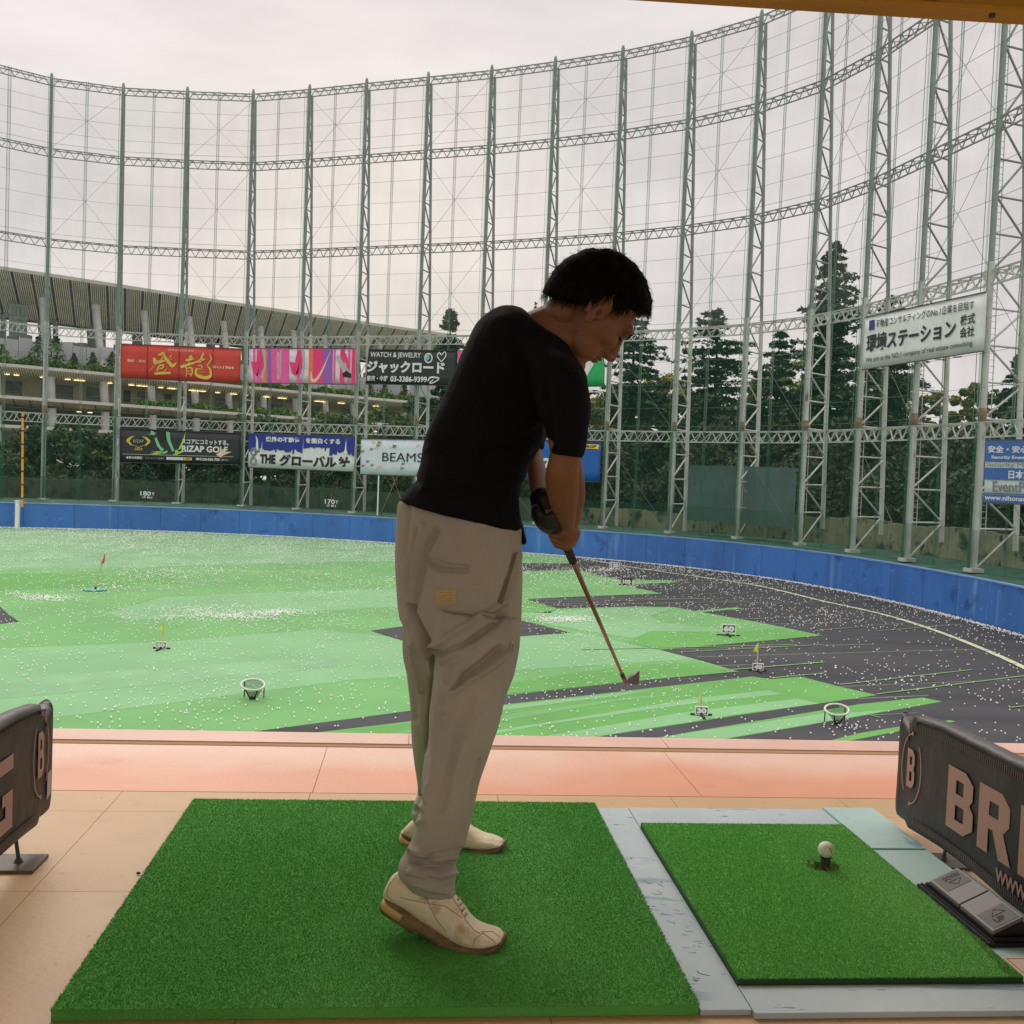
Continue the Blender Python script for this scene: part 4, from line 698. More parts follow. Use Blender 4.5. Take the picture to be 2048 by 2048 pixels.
q = aty(209, 1108, p.y); bar('pole', p, q, .045, M_pole, t, 'tube'); bar('pole_base', p, p+(q-p)*.09, .11, M_blk, t, 'tube'); m_ = MB(); m_.hexa([q+Vector(v) for v in [(-.2, -.01, -.6), (0, -.01, -.5), (0, .01, -.5), (-.2, .01, -.6), (-.02, -.01, 0), (.04, -.01, 0), (.04, .01, 0), (-.02, .01, 0)]]); m_.obj('flag', M_rflag, t)
M_ring = mat('pale_green_ring', rgb(196, 206, 186), .5, .06, 5); M_mesh = netmat('basket_netting', rgb(30, 56, 44), .42)
for x, y, wpx, lab, tilt in [(505, 1397, 46, 'chipping basket with a pale ring and dark net on the left of the field', .28), (1672, 1447, 46, 'chipping basket with a pale ring and dark net near the right divider', -.28)]:
    p = atz(x, y, FZ+.02); r = wpx/2/2048*p.y; t = thing('chipping_basket', lab, 'chipping net', p, 'chipping baskets on the field'); up = Vector((tilt*.35, -.28, 1)).normalized(); a_ = Vector((1, 0, 0)); a_ = (a_-up*a_.dot(up)).normalized(); b_ = up.cross(a_); c = p+Vector((0, 0, .44)); n = 32
    rings = []
    for k in range(n+1):
        th = 2*math.pi*k/n; rd = a_*math.cos(th)+b_*math.sin(th); rings.append([c+rd*(r+.035*math.cos(f_))+up*.035*math.sin(f_) for f_ in [6.283*j/8 for j in range(8)]])
    m_ = MB(); m_.loft(rings, False); m_.obj('ring', M_ring, t, True); V = []; F = []
    for j in range(5):
        for k in range(20): th = 6.283*k/20; f_ = 1-j/4*.72; V.append(c*(1-j/4)+(p+Vector((.05, 0, .05)))*(j/4)+(a_*math.cos(th)+b_*math.sin(th))*r*f_)
    for j in range(4):
        for k in range(20): F.append((j*20+k, j*20+(k+1) % 20, j*20+20+(k+1) % 20, j*20+20+k))
    mesh('netting', V, F, M_mesh, t, True)
    for th in (.5, 2.6, 4.2, 5.4): e = c+(a_*math.cos(th)+b_*math.sin(th))*r; bar('leg', e, Vector((e.x, e.y, p.z)) if th < 3 else p+Vector((.1*math.cos(th), .1*math.sin(th), 0)), .03, M_blk, t)
    m_ = MB(); m_.tube(p, p+Vector((0, 0, .06)), r*.3, n=14); m_.obj('foot', M_blk, t)
# ---------------------------------------------------------------- golf balls
def ico(sub):
    bm = bmesh.new(); bmesh.ops.create_icosphere(bm, subdivisions=sub, radius=1); V = np.array([v.co[:] for v in bm.verts]); F = np.array([[v.index for v in f.verts] for f in bm.faces]); bm.free(); return V, F
pts = []; R_ = random.Random(21)
wallx = [Vector((p[0], p[1])) for p in WALLP]
def inside(x, y):
    if y > 101.8: return False
    for a, b in zip(wallx[:-1], wallx[1:]):
        lo, hi = min(a.x, b.x), max(a.x, b.x)
        if a.x <= 27.3 and lo <= x < hi and y < a.y+(b.y-a.y)*(x-a.x)/(b.x-a.x)-.3 and a.y > 44: return True
    return x < 26.2 and y < 52
for k in range(60000):
    y = R_.uniform(24, 103); x = R_.uniform(-.56*y, min(28, .56*y)); 
    if not inside(x, y): continue
    px, py = proj((x, y, FZ))
    if px < -30 or px > 2080 or py > 1500: continue
    d = .15+.75*max(0, (y-28)/70)**1.25; d *= max(.35, .6+1.2*mnoise.noise(Vector((x*.16, y*.10, 0)))+.9*mnoise.noise(Vector((x*.6, y*.3, 4))))
    if px > 1200 and py < 1330: d *= .68
    if R_.random() < d*1.0: pts.append((x, y, FZ+.03+.02))
def cl(px, py, sx, sy, n):
    for k in range(n):
        p = atz(px+R_.gauss(0, sx), py+R_.gauss(0, sy), FZ); pts.append((p.x, p.y, FZ+.045+abs(R_.gauss(0, .02))))
for a in [(92, 1198, 32, 3.5, 260), (480, 1234, 45, 4.5, 420), (560, 1226, 30, 3, 260), (420, 1222, 60, 8, 300), (400, 1238, 90, 5, 150), (1130, 1240, 34, 3.2, 420), (1215, 1140, 25, 2.2, 150), (1265, 1172, 26, 2.5, 70), (1690, 1455, 22, 8, 34), (30, 1190, 20, 4, 60), (1200, 1166, 30, 4, 80), (200, 1178, 30, 6, 70), (1660, 1235, 30, 10, 30), (1930, 1230, 50, 14, 50), (1980, 1270, 40, 12, 40), (870, 1300, 0.1, .1, 1)]: cl(*a)
for i in range(len(wd)-1):                                    # drift of balls along the foot of the wall
    a, b = wd[i], wd[i+1]; l_ = (b-a).length
    if a.y < 50 and a.x > 0: continue
    for k in range(int(l_*44)):
        s = R_.random(); u = (b-a).normalized(); nn = Vector((u.y, -u.x)); q = a+(b-a)*s+nn*(.42+abs(R_.gauss(0, .3))); pts.append((q.x, q.y, FZ+.03+R_.random()*.05))
pts = np.array(pts); dist = np.hypot(pts[:, 0], pts[:, 1]); od = np.argsort(dist); pts = pts[od]
V1, F1_ = ico(2); bme = npmesh('golf_ball', V1*.027, F1_, M_ball, True)
inv = [i for i in range(len(pts)) if 0 < proj(pts[i])[0] < 2048][:300]
for i in inv:
    o = put(bpy.data.objects.new('golf_ball', bme), None, Matrix.Translation(Vector(pts[i]))); tag(o, 'white golf ball lying on the near part of the field among many alike', 'golf ball', 'white golf balls on the near field')
rest = np.delete(pts, inv, 0); V0, F0 = ico(1); F0 = F0; n = len(rest); dd = np.hypot(rest[:, 0], rest[:, 1]); rad = .027*(1+.42*np.clip((dd-35)/60, 0, 1))
Vb = (V0[None]*rad[:, None, None]+rest[:, None, :]).reshape(-1, 3); Fb = (F0[None]+(np.arange(n)*len(V0))[:, None, None]).reshape(-1, 3)
o = put(bpy.data.objects.new('golf_balls', npmesh('golf_balls', Vb, Fb, M_ball, True))); tag(o, 'thousands of white golf balls strewn over the far field and along the wall', 'golf balls', kind='stuff'); print('balls', n)
# ================================================================ THE TEE BAY
M_floor = mat('tan_painted_concrete', rgb(200, 162, 115), .5, .07, 1.4, .1, 60); second_layer(M_floor, rgb(168, 130, 88), 2.2, .58, .78); second_layer(M_floor, rgb(132, 106, 76), 9, .68, .76); second_layer(M_floor, rgb(150, 122, 88), 38, .66, .76); second_layer(M_floor, rgb(228, 198, 156), 1.1, .55, .8)
M_pinkf = mat('orange_pink_floor_paint', rgb(220, 150, 114), .45, .05, 2, .1, 60); second_layer(M_pinkf, rgb(196, 128, 98), 5, .64, .76); second_layer(M_pinkf, rgb(176, 116, 90), 34, .68, .76)
# chalky wear on the pink paint, strongest towards the outer edge
_t = M_pinkf.node_tree; _b = _t.nodes['Principled BSDF']; _g = _t.nodes.new('ShaderNodeNewGeometry'); _m = _t.nodes.new('ShaderNodeMapping'); _m.inputs['Rotation'].default_value = (0, 0, -BA); _t.links.new(_g.outputs['Position'], _m.inputs[0])
_s = _t.nodes.new('ShaderNodeSeparateXYZ'); _t.links.new(_m.outputs[0], _s.inputs[0]); _n = _t.nodes.new('ShaderNodeTexNoise'); _n.inputs['Scale'].default_value = 1.7; _n.inputs['Detail'].default_value = 5; _t.links.new(_m.outputs[0], _n.inputs['Vector'])
_a = _t.nodes.new('ShaderNodeMath'); _a.operation = 'MULTIPLY_ADD'; _a.inputs[1].default_value = .9; _t.links.new(_n.outputs[0], _a.inputs[0]); _t.links.new(_s.outputs['Y'], _a.inputs[2])
_r = _t.nodes.new('ShaderNodeMapRange'); _r.inputs['From Min'].default_value = 3.88; _r.inputs['From Max'].default_value = 4.16; _t.links.new(_a.outputs[0], _r.inputs[0])
_x = _t.nodes.new('ShaderNodeMix'); _x.data_type = 'RGBA'; _x.inputs['B'].default_value = rgb(224, 184, 160); _t.links.new(_b.inputs['Base Color'].links[0].from_socket, _x.inputs['A']); _t.links.new(_r.outputs[0], _x.inputs['Factor']); _t.links.new(_x.outputs['Result'], _b.inputs['Base Color'])
M_lipf = mat('pale_pink_kerb', rgb(214, 174, 154), .5, .06, 3, .1, 40)
M_joint = mat('tan_joint', rgb(164, 130, 92), .9)  # darker tan that shows in the floor and kerb joints
def bbox(m_, u0, u1, v0, v1, z0, z1, mi=0): m_.box((u0, v0, z0), (u1, v1, z1), mi, T=lambda x, y, z: B(x, y, z))
fl = thing('floor', None, None, B(0, 2)); fl['kind'] = 'structure'; m_ = MB(); bbox(m_, -6, 7, -3, 3.262, -.3, -.006); m_.obj('floor_bed', M_joint, fl)
ue = [-6, -4.2, -3.0, -1.86, -1.3, -.885, -.305, .29, .86, 1.43, 2.0, 3.2, 4.6, 7]; ve = [-3, -1.8, -.6, .6, 1.2, 1.87, 2.5, 3.075, 3.262]
for i in range(len(ue)-1):
    for j in range(len(ve)-1):
        m_ = MB(); g = .0008; bbox(m_, ue[i]+g, ue[i+1]-g, ve[j]+g, ve[j+1]-g, -.006, 0); m_.obj('floor_slab', M_floor, fl)
pf = thing('apron', None, None, B(0, 3.6)); pf['kind'] = 'structure'
pe = [-6, -3.4, -1.55, -.3, .97, 2.2, 3.6, 7]
for i in range(len(pe)-1): m_ = MB(); bbox(m_, pe[i]+.001, pe[i+1]-.001, 3.266, 3.832, -.3, 0); m_.obj('apron_slab', M_pinkf, pf)
m_ = MB(); bbox(m_, -6, 7, 3.8, 3.98, -.34, .002); m_.obj('kerb_bed', M_joint, pf)
le = [-6, -3, -1.45, .0, 1.0, 2.2, 3.6, 7]
for i in range(len(le)-1): m_ = MB(); bbox(m_, le[i]+.0015, le[i+1]-.0015, 3.837, 3.985, -.35, .006); m_.obj('edge_kerb', M_lipf, pf)
m_ = MB(); bbox(m_, -6, 7, 3.5, 3.97, -6.6, -.352); tag(m_.obj('lower_storey_wall', M_conc, None), 'concrete front of the storey below the tee', 'wall')
# roof over the bay
M_beam = mat('ochre_brown_painted_steel', rgb(190, 140, 34), .55, .14, 1.5, .15, 12, stretch=(1, 4, 4)); M_ceil = mat('ceiling_panels', rgb(196, 184, 160), .7, .05, 1)
q0, q1 = atz(1185*1.06, 0, 2.55), atz(1932*1.06, 47*1.06, 2.55); bd = (q1-q0).normalized(); bn = Vector((-bd.y, bd.x, 0)); A0 = q0-bd*7; A1 = q1+bd*7
t = thing('roof_beam', 'ochre-brown steel beam across the top right corner at the edge of the roof', 'beam', q1)
def bm_(n0, n1, z0, z1, name, m): 
    m_ = MB(); m_.hexa([A0+bn*n0+Vector((0, 0, z0-2.55)), A1+bn*n0+Vector((0, 0, z0-2.55)), A1+bn*n1+Vector((0, 0, z0-2.55)), A0+bn*n1+Vector((0, 0, z0-2.55)), A0+bn*n0+Vector((0, 0, z1-2.55)), A1+bn*n0+Vector((0, 0, z1-2.55)), A1+bn*n1+Vector((0, 0, z1-2.55)), A0+bn*n1+Vector((0, 0, z1-2.55))]); return m_.obj(name, m, t)
bm_(-.09, .0, 2.55, 2.562, 'lower_flange', M_beam); bm_(-.05, -.04, 2.564, 2.79, 'web', M_beam); bm_(-.09, 0, 2.792, 2.805, 'upper_flange', M_beam)
for k in range(9): p = A0+bd*(k*1.9+.35)+Vector((0, 0, .002)); bar('stiffener', p-bn*.085+Vector((0, 0, .02)), p-bn*.085+Vector((0, 0, .235)), .012, M_beam, t, w2=.03); bar('bolt', p-bn*.05+Vector((.2, 0, -.012)), p-bn*.05+Vector((.2, 0, .0)), .02, M_dk, t, 'tube')
m_ = MB(); bbox(m_, -6, 7, -3, 3.15, 2.81, 2.95); tag(m_.obj('ceiling', M_ceil), kind='structure')
# ---------------------------------------------------------------- mats
def turfmat(name, c1, c2, c3):
    m = mat(name, c1, .85, col2=c2, vscale=260, contrast=(.3, .7), bump=.5, bscale=420, spec=.15); second_layer(m, c3, 1.8, .42, .72, (1, .35, 1), detail=4); return m
T_main = turfmat('green_mat_turf', rgb(72, 146, 60), rgb(100, 174, 78), rgb(112, 182, 92)); T_small = turfmat('worn_green_mat_turf', rgb(98, 172, 80), rgb(128, 204, 100), rgb(150, 212, 124)); M_blk2 = mat('tee_hole_black', rgb(12, 11, 10), .95); M_rub = mat('mat_rubber_edge', rgb(36, 76, 30), .8)
def pile(n, u0, u1, v0, v1, z, h, m, parent, hole=None):
    u = u0+rng.random(n)*(u1-u0); v = v0+rng.random(n)*(v1-v0)
    if hole: k = np.hypot((u-hole[0])/hole[2], (v-hole[1])/hole[3]) > 1+.12*np.sin(np.arctan2(v-hole[1], u-hole[0])*7); u, v = u[k], v[k]
    n = len(u); th = rng.random(n)*6.283; w = .0009; le = rng.normal(size=(n, 2))*h*.75; hh = h*(.7+.6*rng.random(n))
    X = u*bc-v*bs; Y = u*bs+v*bc; a = np.stack([X-np.cos(th)*w, Y-np.sin(th)*w, np.full(n, z)], 1); b = np.stack([X+np.cos(th)*w, Y+np.sin(th)*w, np.full(n, z)], 1); c = np.stack([X+le[:, 0], Y+le[:, 1], z+hh], 1)
    V = np.stack([a, b, c], 1).reshape(-1, 3); o = put(bpy.data.objects.new('turf_pile', npmesh('turf_pile', V, np.arange(n*3).reshape(-1, 3), m)), parent); o['kind'] = 'stuff'
mt = thing('stance_mat', 'large square green artificial-grass mat the golfer stands on', 'mat', B(-.03, 2.5)); m_ = MB(); bbox(m_, -.64, .583, 1.918, 3.126, .001, .022); m_.obj('turf_base', [T_main], mt); pile(420000, -.642, .586, 1.915, 3.129, .021, .0035, T_main, mt)
_m2 = thing('hitting_mat', 'smaller green mat with the ball and tee, framed by pale boards', 'mat', B(1, 2.47)); TEE = (1.117, 2.6)
# top with a real hole for the tee
m_ = MB(); hv = [(TEE[0]-.004+.038*math.cos(a)*(1+.14*math.sin(5*a)), TEE[1]+.006+.030*math.sin(a)*(1+.16*math.cos(4*a))) for a in [6.2832*k/24 for k in range(24)]]
bo = []
for k in range(24):
    a = 6.2832*k/24; dx, dy = math.cos(a), math.sin(a); tt_ = min(((1.307-TEE[0]) if dx > 0 else (TEE[0]-.692))/max(1e-6, abs(dx)), ((2.932-TEE[1]) if dy > 0 else (TEE[1]-2.012))/max(1e-6, abs(dy))); bo.append((TEE[0]+dx*tt_, TEE[1]+dy*tt_))
V = [B(u, v, .026) for u, v in hv]+[B(u, v, .026) for u, v in bo]+[B(u, v, -.03) for u, v in hv]; m_.add(V, [(k, (k+1) % 24, 24+(k+1) % 24, 24+k) for k in range(24)]+[((k+1) % 24, k, 48+k, 48+(k+1) % 24) for k in range(24)])
cs = [(.692, 2.012), (1.307, 2.012), (1.307, 2.932), (.692, 2.932)]
for (ua, va) in cs:                                            # fill the four corners
    near_ = sorted(range(24), key=lambda k: (bo[k][0]-ua)**2+(bo[k][1]-va)**2)[:2]; near_.sort(); i0, i1 = near_ if near_ != [0, 23] else (23, 0); m_.add([B(*bo[i0], .026), B(ua, va, .026), B(*bo[i1], .026)], [(0, 1, 2)])
m_.obj('turf_base', T_small, _m2); m_ = MB()
for u0, u1, v0, v1 in ((.692, 1.307, 2.010, 2.012), (.692, 1.307, 2.932, 2.934), (.69, .692, 2.01, 2.934), (1.307, 1.309, 2.01, 2.934)): bbox(m_, u0, u1, v0, v1, .002, .026)
m_.obj('mat_edge', M_rub, _m2); pile(250000, .69, 1.309, 2.008, 2.934, .025, .0035, T_small, _m2, (TEE[0]-.004, TEE[1]+.006, .04, .032))
q = []
for k in range(70):                                            # frayed threads round the hole
    a = 6.283*random.random(); q.append((TEE[0]-.004+.04*math.cos(a), TEE[1]+.006+.032*math.sin(a)))
m_ = MB()
for u, v in q: p = B(u, v, .026); m_.tube(p, p+Vector((random.gauss(0, .006), random.gauss(0, .006), .012)), .0012, .0003, 4)
hole_shade = MB(); hole_shade.tube(B(TEE[0]-.004, TEE[1]+.006, .0008), B(TEE[0]-.004, TEE[1]+.006, .004), .052, n=24); hole_shade.obj('tee_hole_shade', M_blk2, _m2)  # black disc added in the tee hole, standing in for its shade
m_.obj('frayed_threads', mat('frayed_thread', rgb(120, 130, 84), .8), _m2)
m_ = MB(); m_.tube(B(*TEE, -.03), B(*TEE, .05), .0135, .0125, 20); m_.tube(B(*TEE, .05), B(*TEE, .055), .0125, .0165, 20); tt_ = tag(m_.obj('rubber_tee', mat('dark_brown_rubber', rgb(62, 52, 42), .6, .15, 60), None, False), 'dark brown rubber tee tube standing in the hole of the small mat', 'tee')
V, F = ico(5); V = V.copy()
G_ = np.array([[math.sin(math.acos(1-2*(i+.5)/330))*math.cos(2.39996*i), math.sin(math.acos(1-2*(i+.5)/330))*math.sin(2.39996*i), 1-2*(i+.5)/330] for i in range(330)]); dt = (V@G_.T).max(1); V = V*(1-.010*np.clip((dt-.9966)/.0034, 0, 1)[:, None]); o = put(bpy.data.objects.new('golf_ball', npmesh('golf_ball', V*.0214, F, mat('scuffed_ball', rgb(226, 222, 204), .4, col2=rgb(206, 198, 176), vscale=60, contrast=(.5, .7)), True)), None, Matrix.Translation(B(*TEE, .0745))); tag(o, 'scuffed white golf ball with an orange stripe on the rubber tee', 'golf ball')
mo = mat('orange_ball_print', rgb(196, 112, 72), .5)
for k, (dx, dz) in enumerate([(.004, .008), (.007, .002), (.010, -.004)]):
    c = B(*TEE, .0745)+Vector((dx, -math.sqrt(max(0, .0216**2-dx*dx-dz*dz)), dz)); m_ = MB(); m_.ell(c, AX, (.0022, .0004, .0034), 8, 5); m_.obj('print_mark', mo, o)
# boards around the mats
M_wood = mat('pale_blue_white_worn_board', rgb(168, 184, 186), .45, col2=rgb(194, 206, 208), vscale=1.6, contrast=(.35, .65), bump=.15, bscale=30); second_layer(M_wood, rgb(58, 66, 64), 3.2, .655, .70, (3, 14, 1)); second_layer(M_wood, rgb(128, 156, 164), 1.4, .60, .66, (1.5, 9, 1))
M_tealb = mat('pale_teal_board', rgb(160, 196, 186), .45, col2=rgb(180, 208, 200), vscale=2, bump=.12, bscale=30); second_layer(M_tealb, rgb(84, 116, 122), 2.0, .60, .68, (6, 1.5, 1))
fr = thing('mat_frame', 'worn pale boards framing the smaller mat', 'frame', B(1, 2.5)); 
for u0, u1, v0, v1, z, m, nm in [(.586, .688, 1.915, 3.11, .012, M_wood, 'board'), (.690, 1.318, 2.937, 3.112, .013, M_wood, 'board'), (.690, 1.55, 1.90, 2.006, .013, M_wood, 'board'), (1.320, 1.484, 2.765, 3.115, .018, M_tealb, 'board'), (1.3105, 1.484, 2.008, 2.762, .014, M_tealb, 'board')]:
    m_ = MB(); bbox(m_, u0, u1, v0, v1, .001, z); m_.obj(nm, m, fr)
# club strike scars on the white board
m_ = MB()
for k in range(46):
    u = .592+.09*random.random()**.6; v = 2.02+.72*random.random(); r = .006+.012*random.random(); a0 = random.uniform(2.6, 4.2); L_ = random.uniform(.4, 1.6); w = .0008+.0012*random.random()
    if u+r*1.6 > .686 or u-r < .588: r = .006
    for j in range(5):
        a = a0+L_*j/5; b_ = a0+L_*(j+1)/5; P_ = [B(u+r*1.5*math.cos(a), v+r*math.sin(a), .0124), B(u+r*1.5*math.cos(b_), v+r*math.sin(b_), .0124), B(u+(r*1.5+w)*math.cos(b_), v+(r+w)*math.sin(b_), .0124), B(u+(r*1.5+w)*math.cos(a), v+(r+w)*math.sin(a), .0124)]; m_.add(P_, [(0, 1, 2, 3)])
m_.obj('strike_scars', mat('scar_dark', rgb(70, 76, 72), .9), fr)['kind'] = 'stuff'
# ---------------------------------------------------------------- padded dividers
M_vin = mat('black_vinyl_cover', rgb(31, 31, 32), .5, .2, 3, .35, 9); second_layer(M_vin, rgb(56, 55, 54), 1.6, .6, .74, (1, 1, 1.5)); M_vtop = mat('grey_vinyl_edge', rgb(84, 78, 78), .5, .15, 6, .3, 20); M_let = mat('dull_pink_vinyl_print', rgb(176, 136, 122), .55, .05, 4); M_lace = mat('lacing_cord', rgb(112, 96, 92), .7, .1, 20); M_stk = mat('grey_sticker', rgb(176, 174, 170), .6)
def divider(label, U, far, near, side, zlo, zhi):
    """a padded slab standing along the bay side; side=+1 shows its +u face"""
    t = thing('bay_divider', label, 'divider', B(U, far-.35), 'padded dividers between the bays'); th = .022
    nv, nz = 60, 16; V = []; F = []; R2 = random.Random(5)
    def outline(s):                                            # lower and upper z at distance s from the far end
        r = .075; c = 1-math.sqrt(max(0, 1-min(1, s/r)))if s < r else 0; lo = zlo+c*.03+(.015*math.sin(s*5)+.03*min(1, s/.9)*0); hi = zhi+min(s, .25)*.10-c*.055; return lo+max(0, .06-s)*.35, hi
    for k in range(nv+1):
        s = (far-near)*(k/nv)**1.25; lo, hi = outline(s)
        for j in range(2*nz):
            a = 2*math.pi*j/(2*nz); ca, sa = math.cos(a), math.sin(a); ez_ = .22; cz = math.copysign(abs(sa)**ez_, sa); cx = math.copysign(abs(ca)**.55, ca); e = min(1, (s+.003)/.012)**.5
            wob = .0016*mnoise.noise(Vector((s*9, cz*3, U)))+.003*mnoise.noise(Vector((s*3, cz*1.5+s*2, U+3))); V.append(B(U+cx*th*e+wob*(1 if abs(ca) > .2 else 0), far-s, (lo+hi)/2+cz*(hi-lo)/2+wob*.6))
    n2 = 2*nz; F = [(k*n2+j, k*n2+(j+1) % n2, (k+1)*n2+(j+1) % n2, (k+1)*n2+j) for k in range(nv) for j in range(n2)]; F += [tuple(range(n2)), tuple(range(nv*n2, nv*n2+n2))]
    co = mesh('padded_cover', V, F, M_vin, t, True)
    sd = side
    m_ = MB()                                                  # rounded top, greyer than the sides
    rings = []
    for k in range(41):
        s = .03+(far-near-.03)*k/40; lo, hi = outline(s); rings.append([B(U+(th+.003)*math.cos(a), far-s, hi-.012+.0165*math.sin(a)+.002*mnoise.noise(Vector((s*20, a, 2)))) for a in [math.pi*j/8 for j in range(9)]]+[B(U, far-s, hi-.02)])
    m_.loft(rings, True); m_.obj('top_edge', M_vtop, t, True)
    fu = lambda s, z, l_=.0015: B(U+sd*(th+.0008+l_), far-s, z)
    m_ = MB(); m2 = MB()
    s = .05
    while s < far-near:
        lo, hi = outline(s); m_.box((-.0012, 0, 0), (.0012, 1, 1), T=lambda x, y, z: fu(s+x*1.3+z*.002, hi-.042+z*.020, y*.0015+.001)); 
        if s > .12: m2.box((-.0012, 0, 0), (.0012, 1, 1), T=lambda x, y, z: fu(s+x*1.3, lo+.026+z*.016, y*.0015+.001))
        s += .0095
    m_.obj('lacing', M_lace, t)['kind'] = 'stuff'; m2.obj('lacing', M_lace, t)['kind'] = 'stuff'
    return t, fu, outline
rd, fu, ol = divider('black padded divider on the right with pale lettering starting BRI', 1.512, 2.985, 1.2, -1, .020, .36)
def lettering(t, fu, txt, s0, s1, z0, z1, bold=.05, rev=False, lift=.002, slope=0.):
    co, F = textmesh(txt, bold, 0.); x0, y0 = co[:, 0].min(), co[:, 1].min(); x1, y1 = co[:, 0].max(), co[:, 1].max()
    V = [fu(s0+(s1-s0)*(c[0]-x0)/(x1-x0), z0+(z1-z0)*(c[1]-y0)/(y1-y0)+slope*(c[0]-x0)/(x1-x0), lift) for c in co]; return mesh('lettering', V, F, M_let, t)
# slab-shaped capital letters, drawn as outlines
GL = {'B': [[(0, 0), (.62, 0), (.92, .16), (.92, .42), (.78, .52), (.88, .62), (.88, .86), (.62, 1), (0, 1)], [(.3, .18), (.3, .42), (.6, .42), (.6, .18)], [(.3, .6), (.3, .82), (.56, .82), (.56, .6)]],
      'R': [[(0, 0), (.32, 0), (.32, .38), (.45, .38), (.66, 0), (1., 0), (.76, .42), (.92, .56), (.92, .84), (.68, 1), (0, 1)], [(.32, .58), (.32, .8), (.6, .8), (.6, .58)]],
      'I': [[(0, 0), (.34, 0), (.34, 1), (0, 1)]], 'D': [[(0, 0), (.62, 0), (.92, .2), (.92, .8), (.62, 1), (0, 1)], [(.32, .2), (.32, .8), (.6, .8), (.6, .2)]], 'G': [[(.12, 0), (.95, 0), (.95, .52), (.5, .52), (.5, .36), (.64, .36), (.64, .2), (.34, .2), (.34, .8), (.95, .8), (.95, 1), (.12, 1), (0, .86), (0, .12)]]}
def glyph(t, fu, ch, s0, s1, z0, z1, lift=.002):
    bm = bmesh.new(); es = []
    for loop in GL[ch]:
        vs = [bm.verts.new((a, b, 0)) for a, b in loop]; es += [bm.edges.new((vs[i], vs[(i+1) % len(vs)])) for i in range(len(vs))]
    bmesh.ops.triangle_fill(bm, use_beauty=True, use_dissolve=False, edges=es); bm.verts.index_update(); V = [fu(s0+(s1-s0)*v.co.x, z0+(z1-z0)*v.co.y, lift) for v in bm.verts]; F = [tuple(v.index for v in f.verts) for f in bm.faces]; bm.free(); return mesh('letter', V, F, M_let, t)
def emblem(t, fu, sc_, zc, rs, rz, cw=1):
    w = .0042
    for a0, a1 in ((.35, 2.75), (3.5, 5.9)):
        V = []; F = []
        for k in range(21):
            a = a0+(a1-a0)*k/20+math.pi/2*0; V += [fu(sc_+(rs)*math.cos(a+1.2)*1, zc+rz*math.sin(a+1.2), .002), fu(sc_+(rs-w)*math.cos(a+1.2), zc+(rz-w)*math.sin(a+1.2), .002)]
            if k: F.append((2*k-2, 2*k, 2*k+1, 2*k-1))
        mesh('emblem_ring', V, F, M_let, t)
    for zz in (zc+rz, zc-rz): mesh('emblem_dot', [fu(sc_+.0055*math.cos(a), zz+.0065*math.sin(a), .0025) for a in [.6283*k for k in range(10)]], [tuple(range(10))], M_let, t)
glyph(rd, fu, 'B', .075, .125, .155, .270); emblem(rd, fu, .10, .213, .060, .105)
for ch, a, b_ in (('B', .31, .455), ('R', .468, .62), ('I', .652, .745), ('D', .775, .93), ('G', .96, 1.1)): glyph(rd, fu, ch, a, b_, .118, .288)
lettering(rd, fu, 'WWW.', .56, .70, .062, .098, .03)
ld, fl2, ol2 = divider('black padded divider on the left, cut off by the picture edge', -.975, 2.835, 1.2, 1, .064, .385)
glyph(ld, fl2, 'B', .105, .06, .215, .33) if False else glyph(ld, fl2, 'B', .122, .076, .205, .325)
emblem(ld, fl2, .10, .262, .055, .11); glyph(ld, fl2, 'G', .42, .28, .14, .32)
mesh('sticker', [fl2(s, z, .003) for s, z in ((.056, .13), (.028, .14), (.026, .205), (.054, .2))], [(0, 1, 2, 3)], M_stk, ld)
M_plate = mat('brown_steel_foot', rgb(92, 76, 54), .5, .2, 8, .15, 40)
for dv, U, v, sg in ((rd, 1.512, 2.70, -1), (ld, -.985, 2.66, 1)):
    m_ = MB(); bbox(m_, U-.065, U+.065, v-.055, v+.055, .001, .009); fp_ = m_.obj('foot_plate', M_plate, dv); m_ = MB(); m_.tube(B(U+sg*.01, v, .009), B(U+sg*.01, v, .02), .012, .006, 10); m_.tube(B(U+sg*.01, v, .018), B(U, v, .085), .005, .005, 8); m_.obj('foot_bolt', M_dk, dv)
    m_ = MB(); bbox(m_, U-.06, U+.06, v-1.25, v-1.14, .001, .009); m_.obj('foot_plate', M_plate, dv); m_ = MB(); m_.tube(B(U, v-1.2, .009), B(U, v-1.2, .1), .006, .006, 8); m_.obj('foot_bolt', M_dk, dv)
# ---------------------------------------------------------------- ball-height foot switch
M_sw = mat('grey_switch_plastic', rgb(112, 106, 100), .5, .06, 10); M_swd = mat('darker_switch_pad', rgb(88, 84, 78), .6, .05, 10); M_swb = mat('black_switch_base', rgb(22, 21, 22), .45, .2, 8); M_ink = mat('switch_ink', rgb(34, 32, 30), .7)
t = thing('foot_switch', 'grey and black foot switch with UP and DOWN pads beside the right divider', 'switch', B(1.42, 2.35))
m_ = MB(); bbox(m_, 1.322, 1.41, 2.165, 2.50, .0145, .024); m_.obj('base_rail', M_swb, t); m_ = MB(); bbox(m_, 1.330, 1.333, 2.17, 2.495, .024, .029); bbox(m_, 1.338, 1.43, 2.172, 2.486, .024, .034); m_.obj('base', M_swb, t)
def SW(u, v, l_=0.): # tilted top surface, high on the side away from the player
    return B(1.340+u, 2.18+v, .045+u*.48+l_)
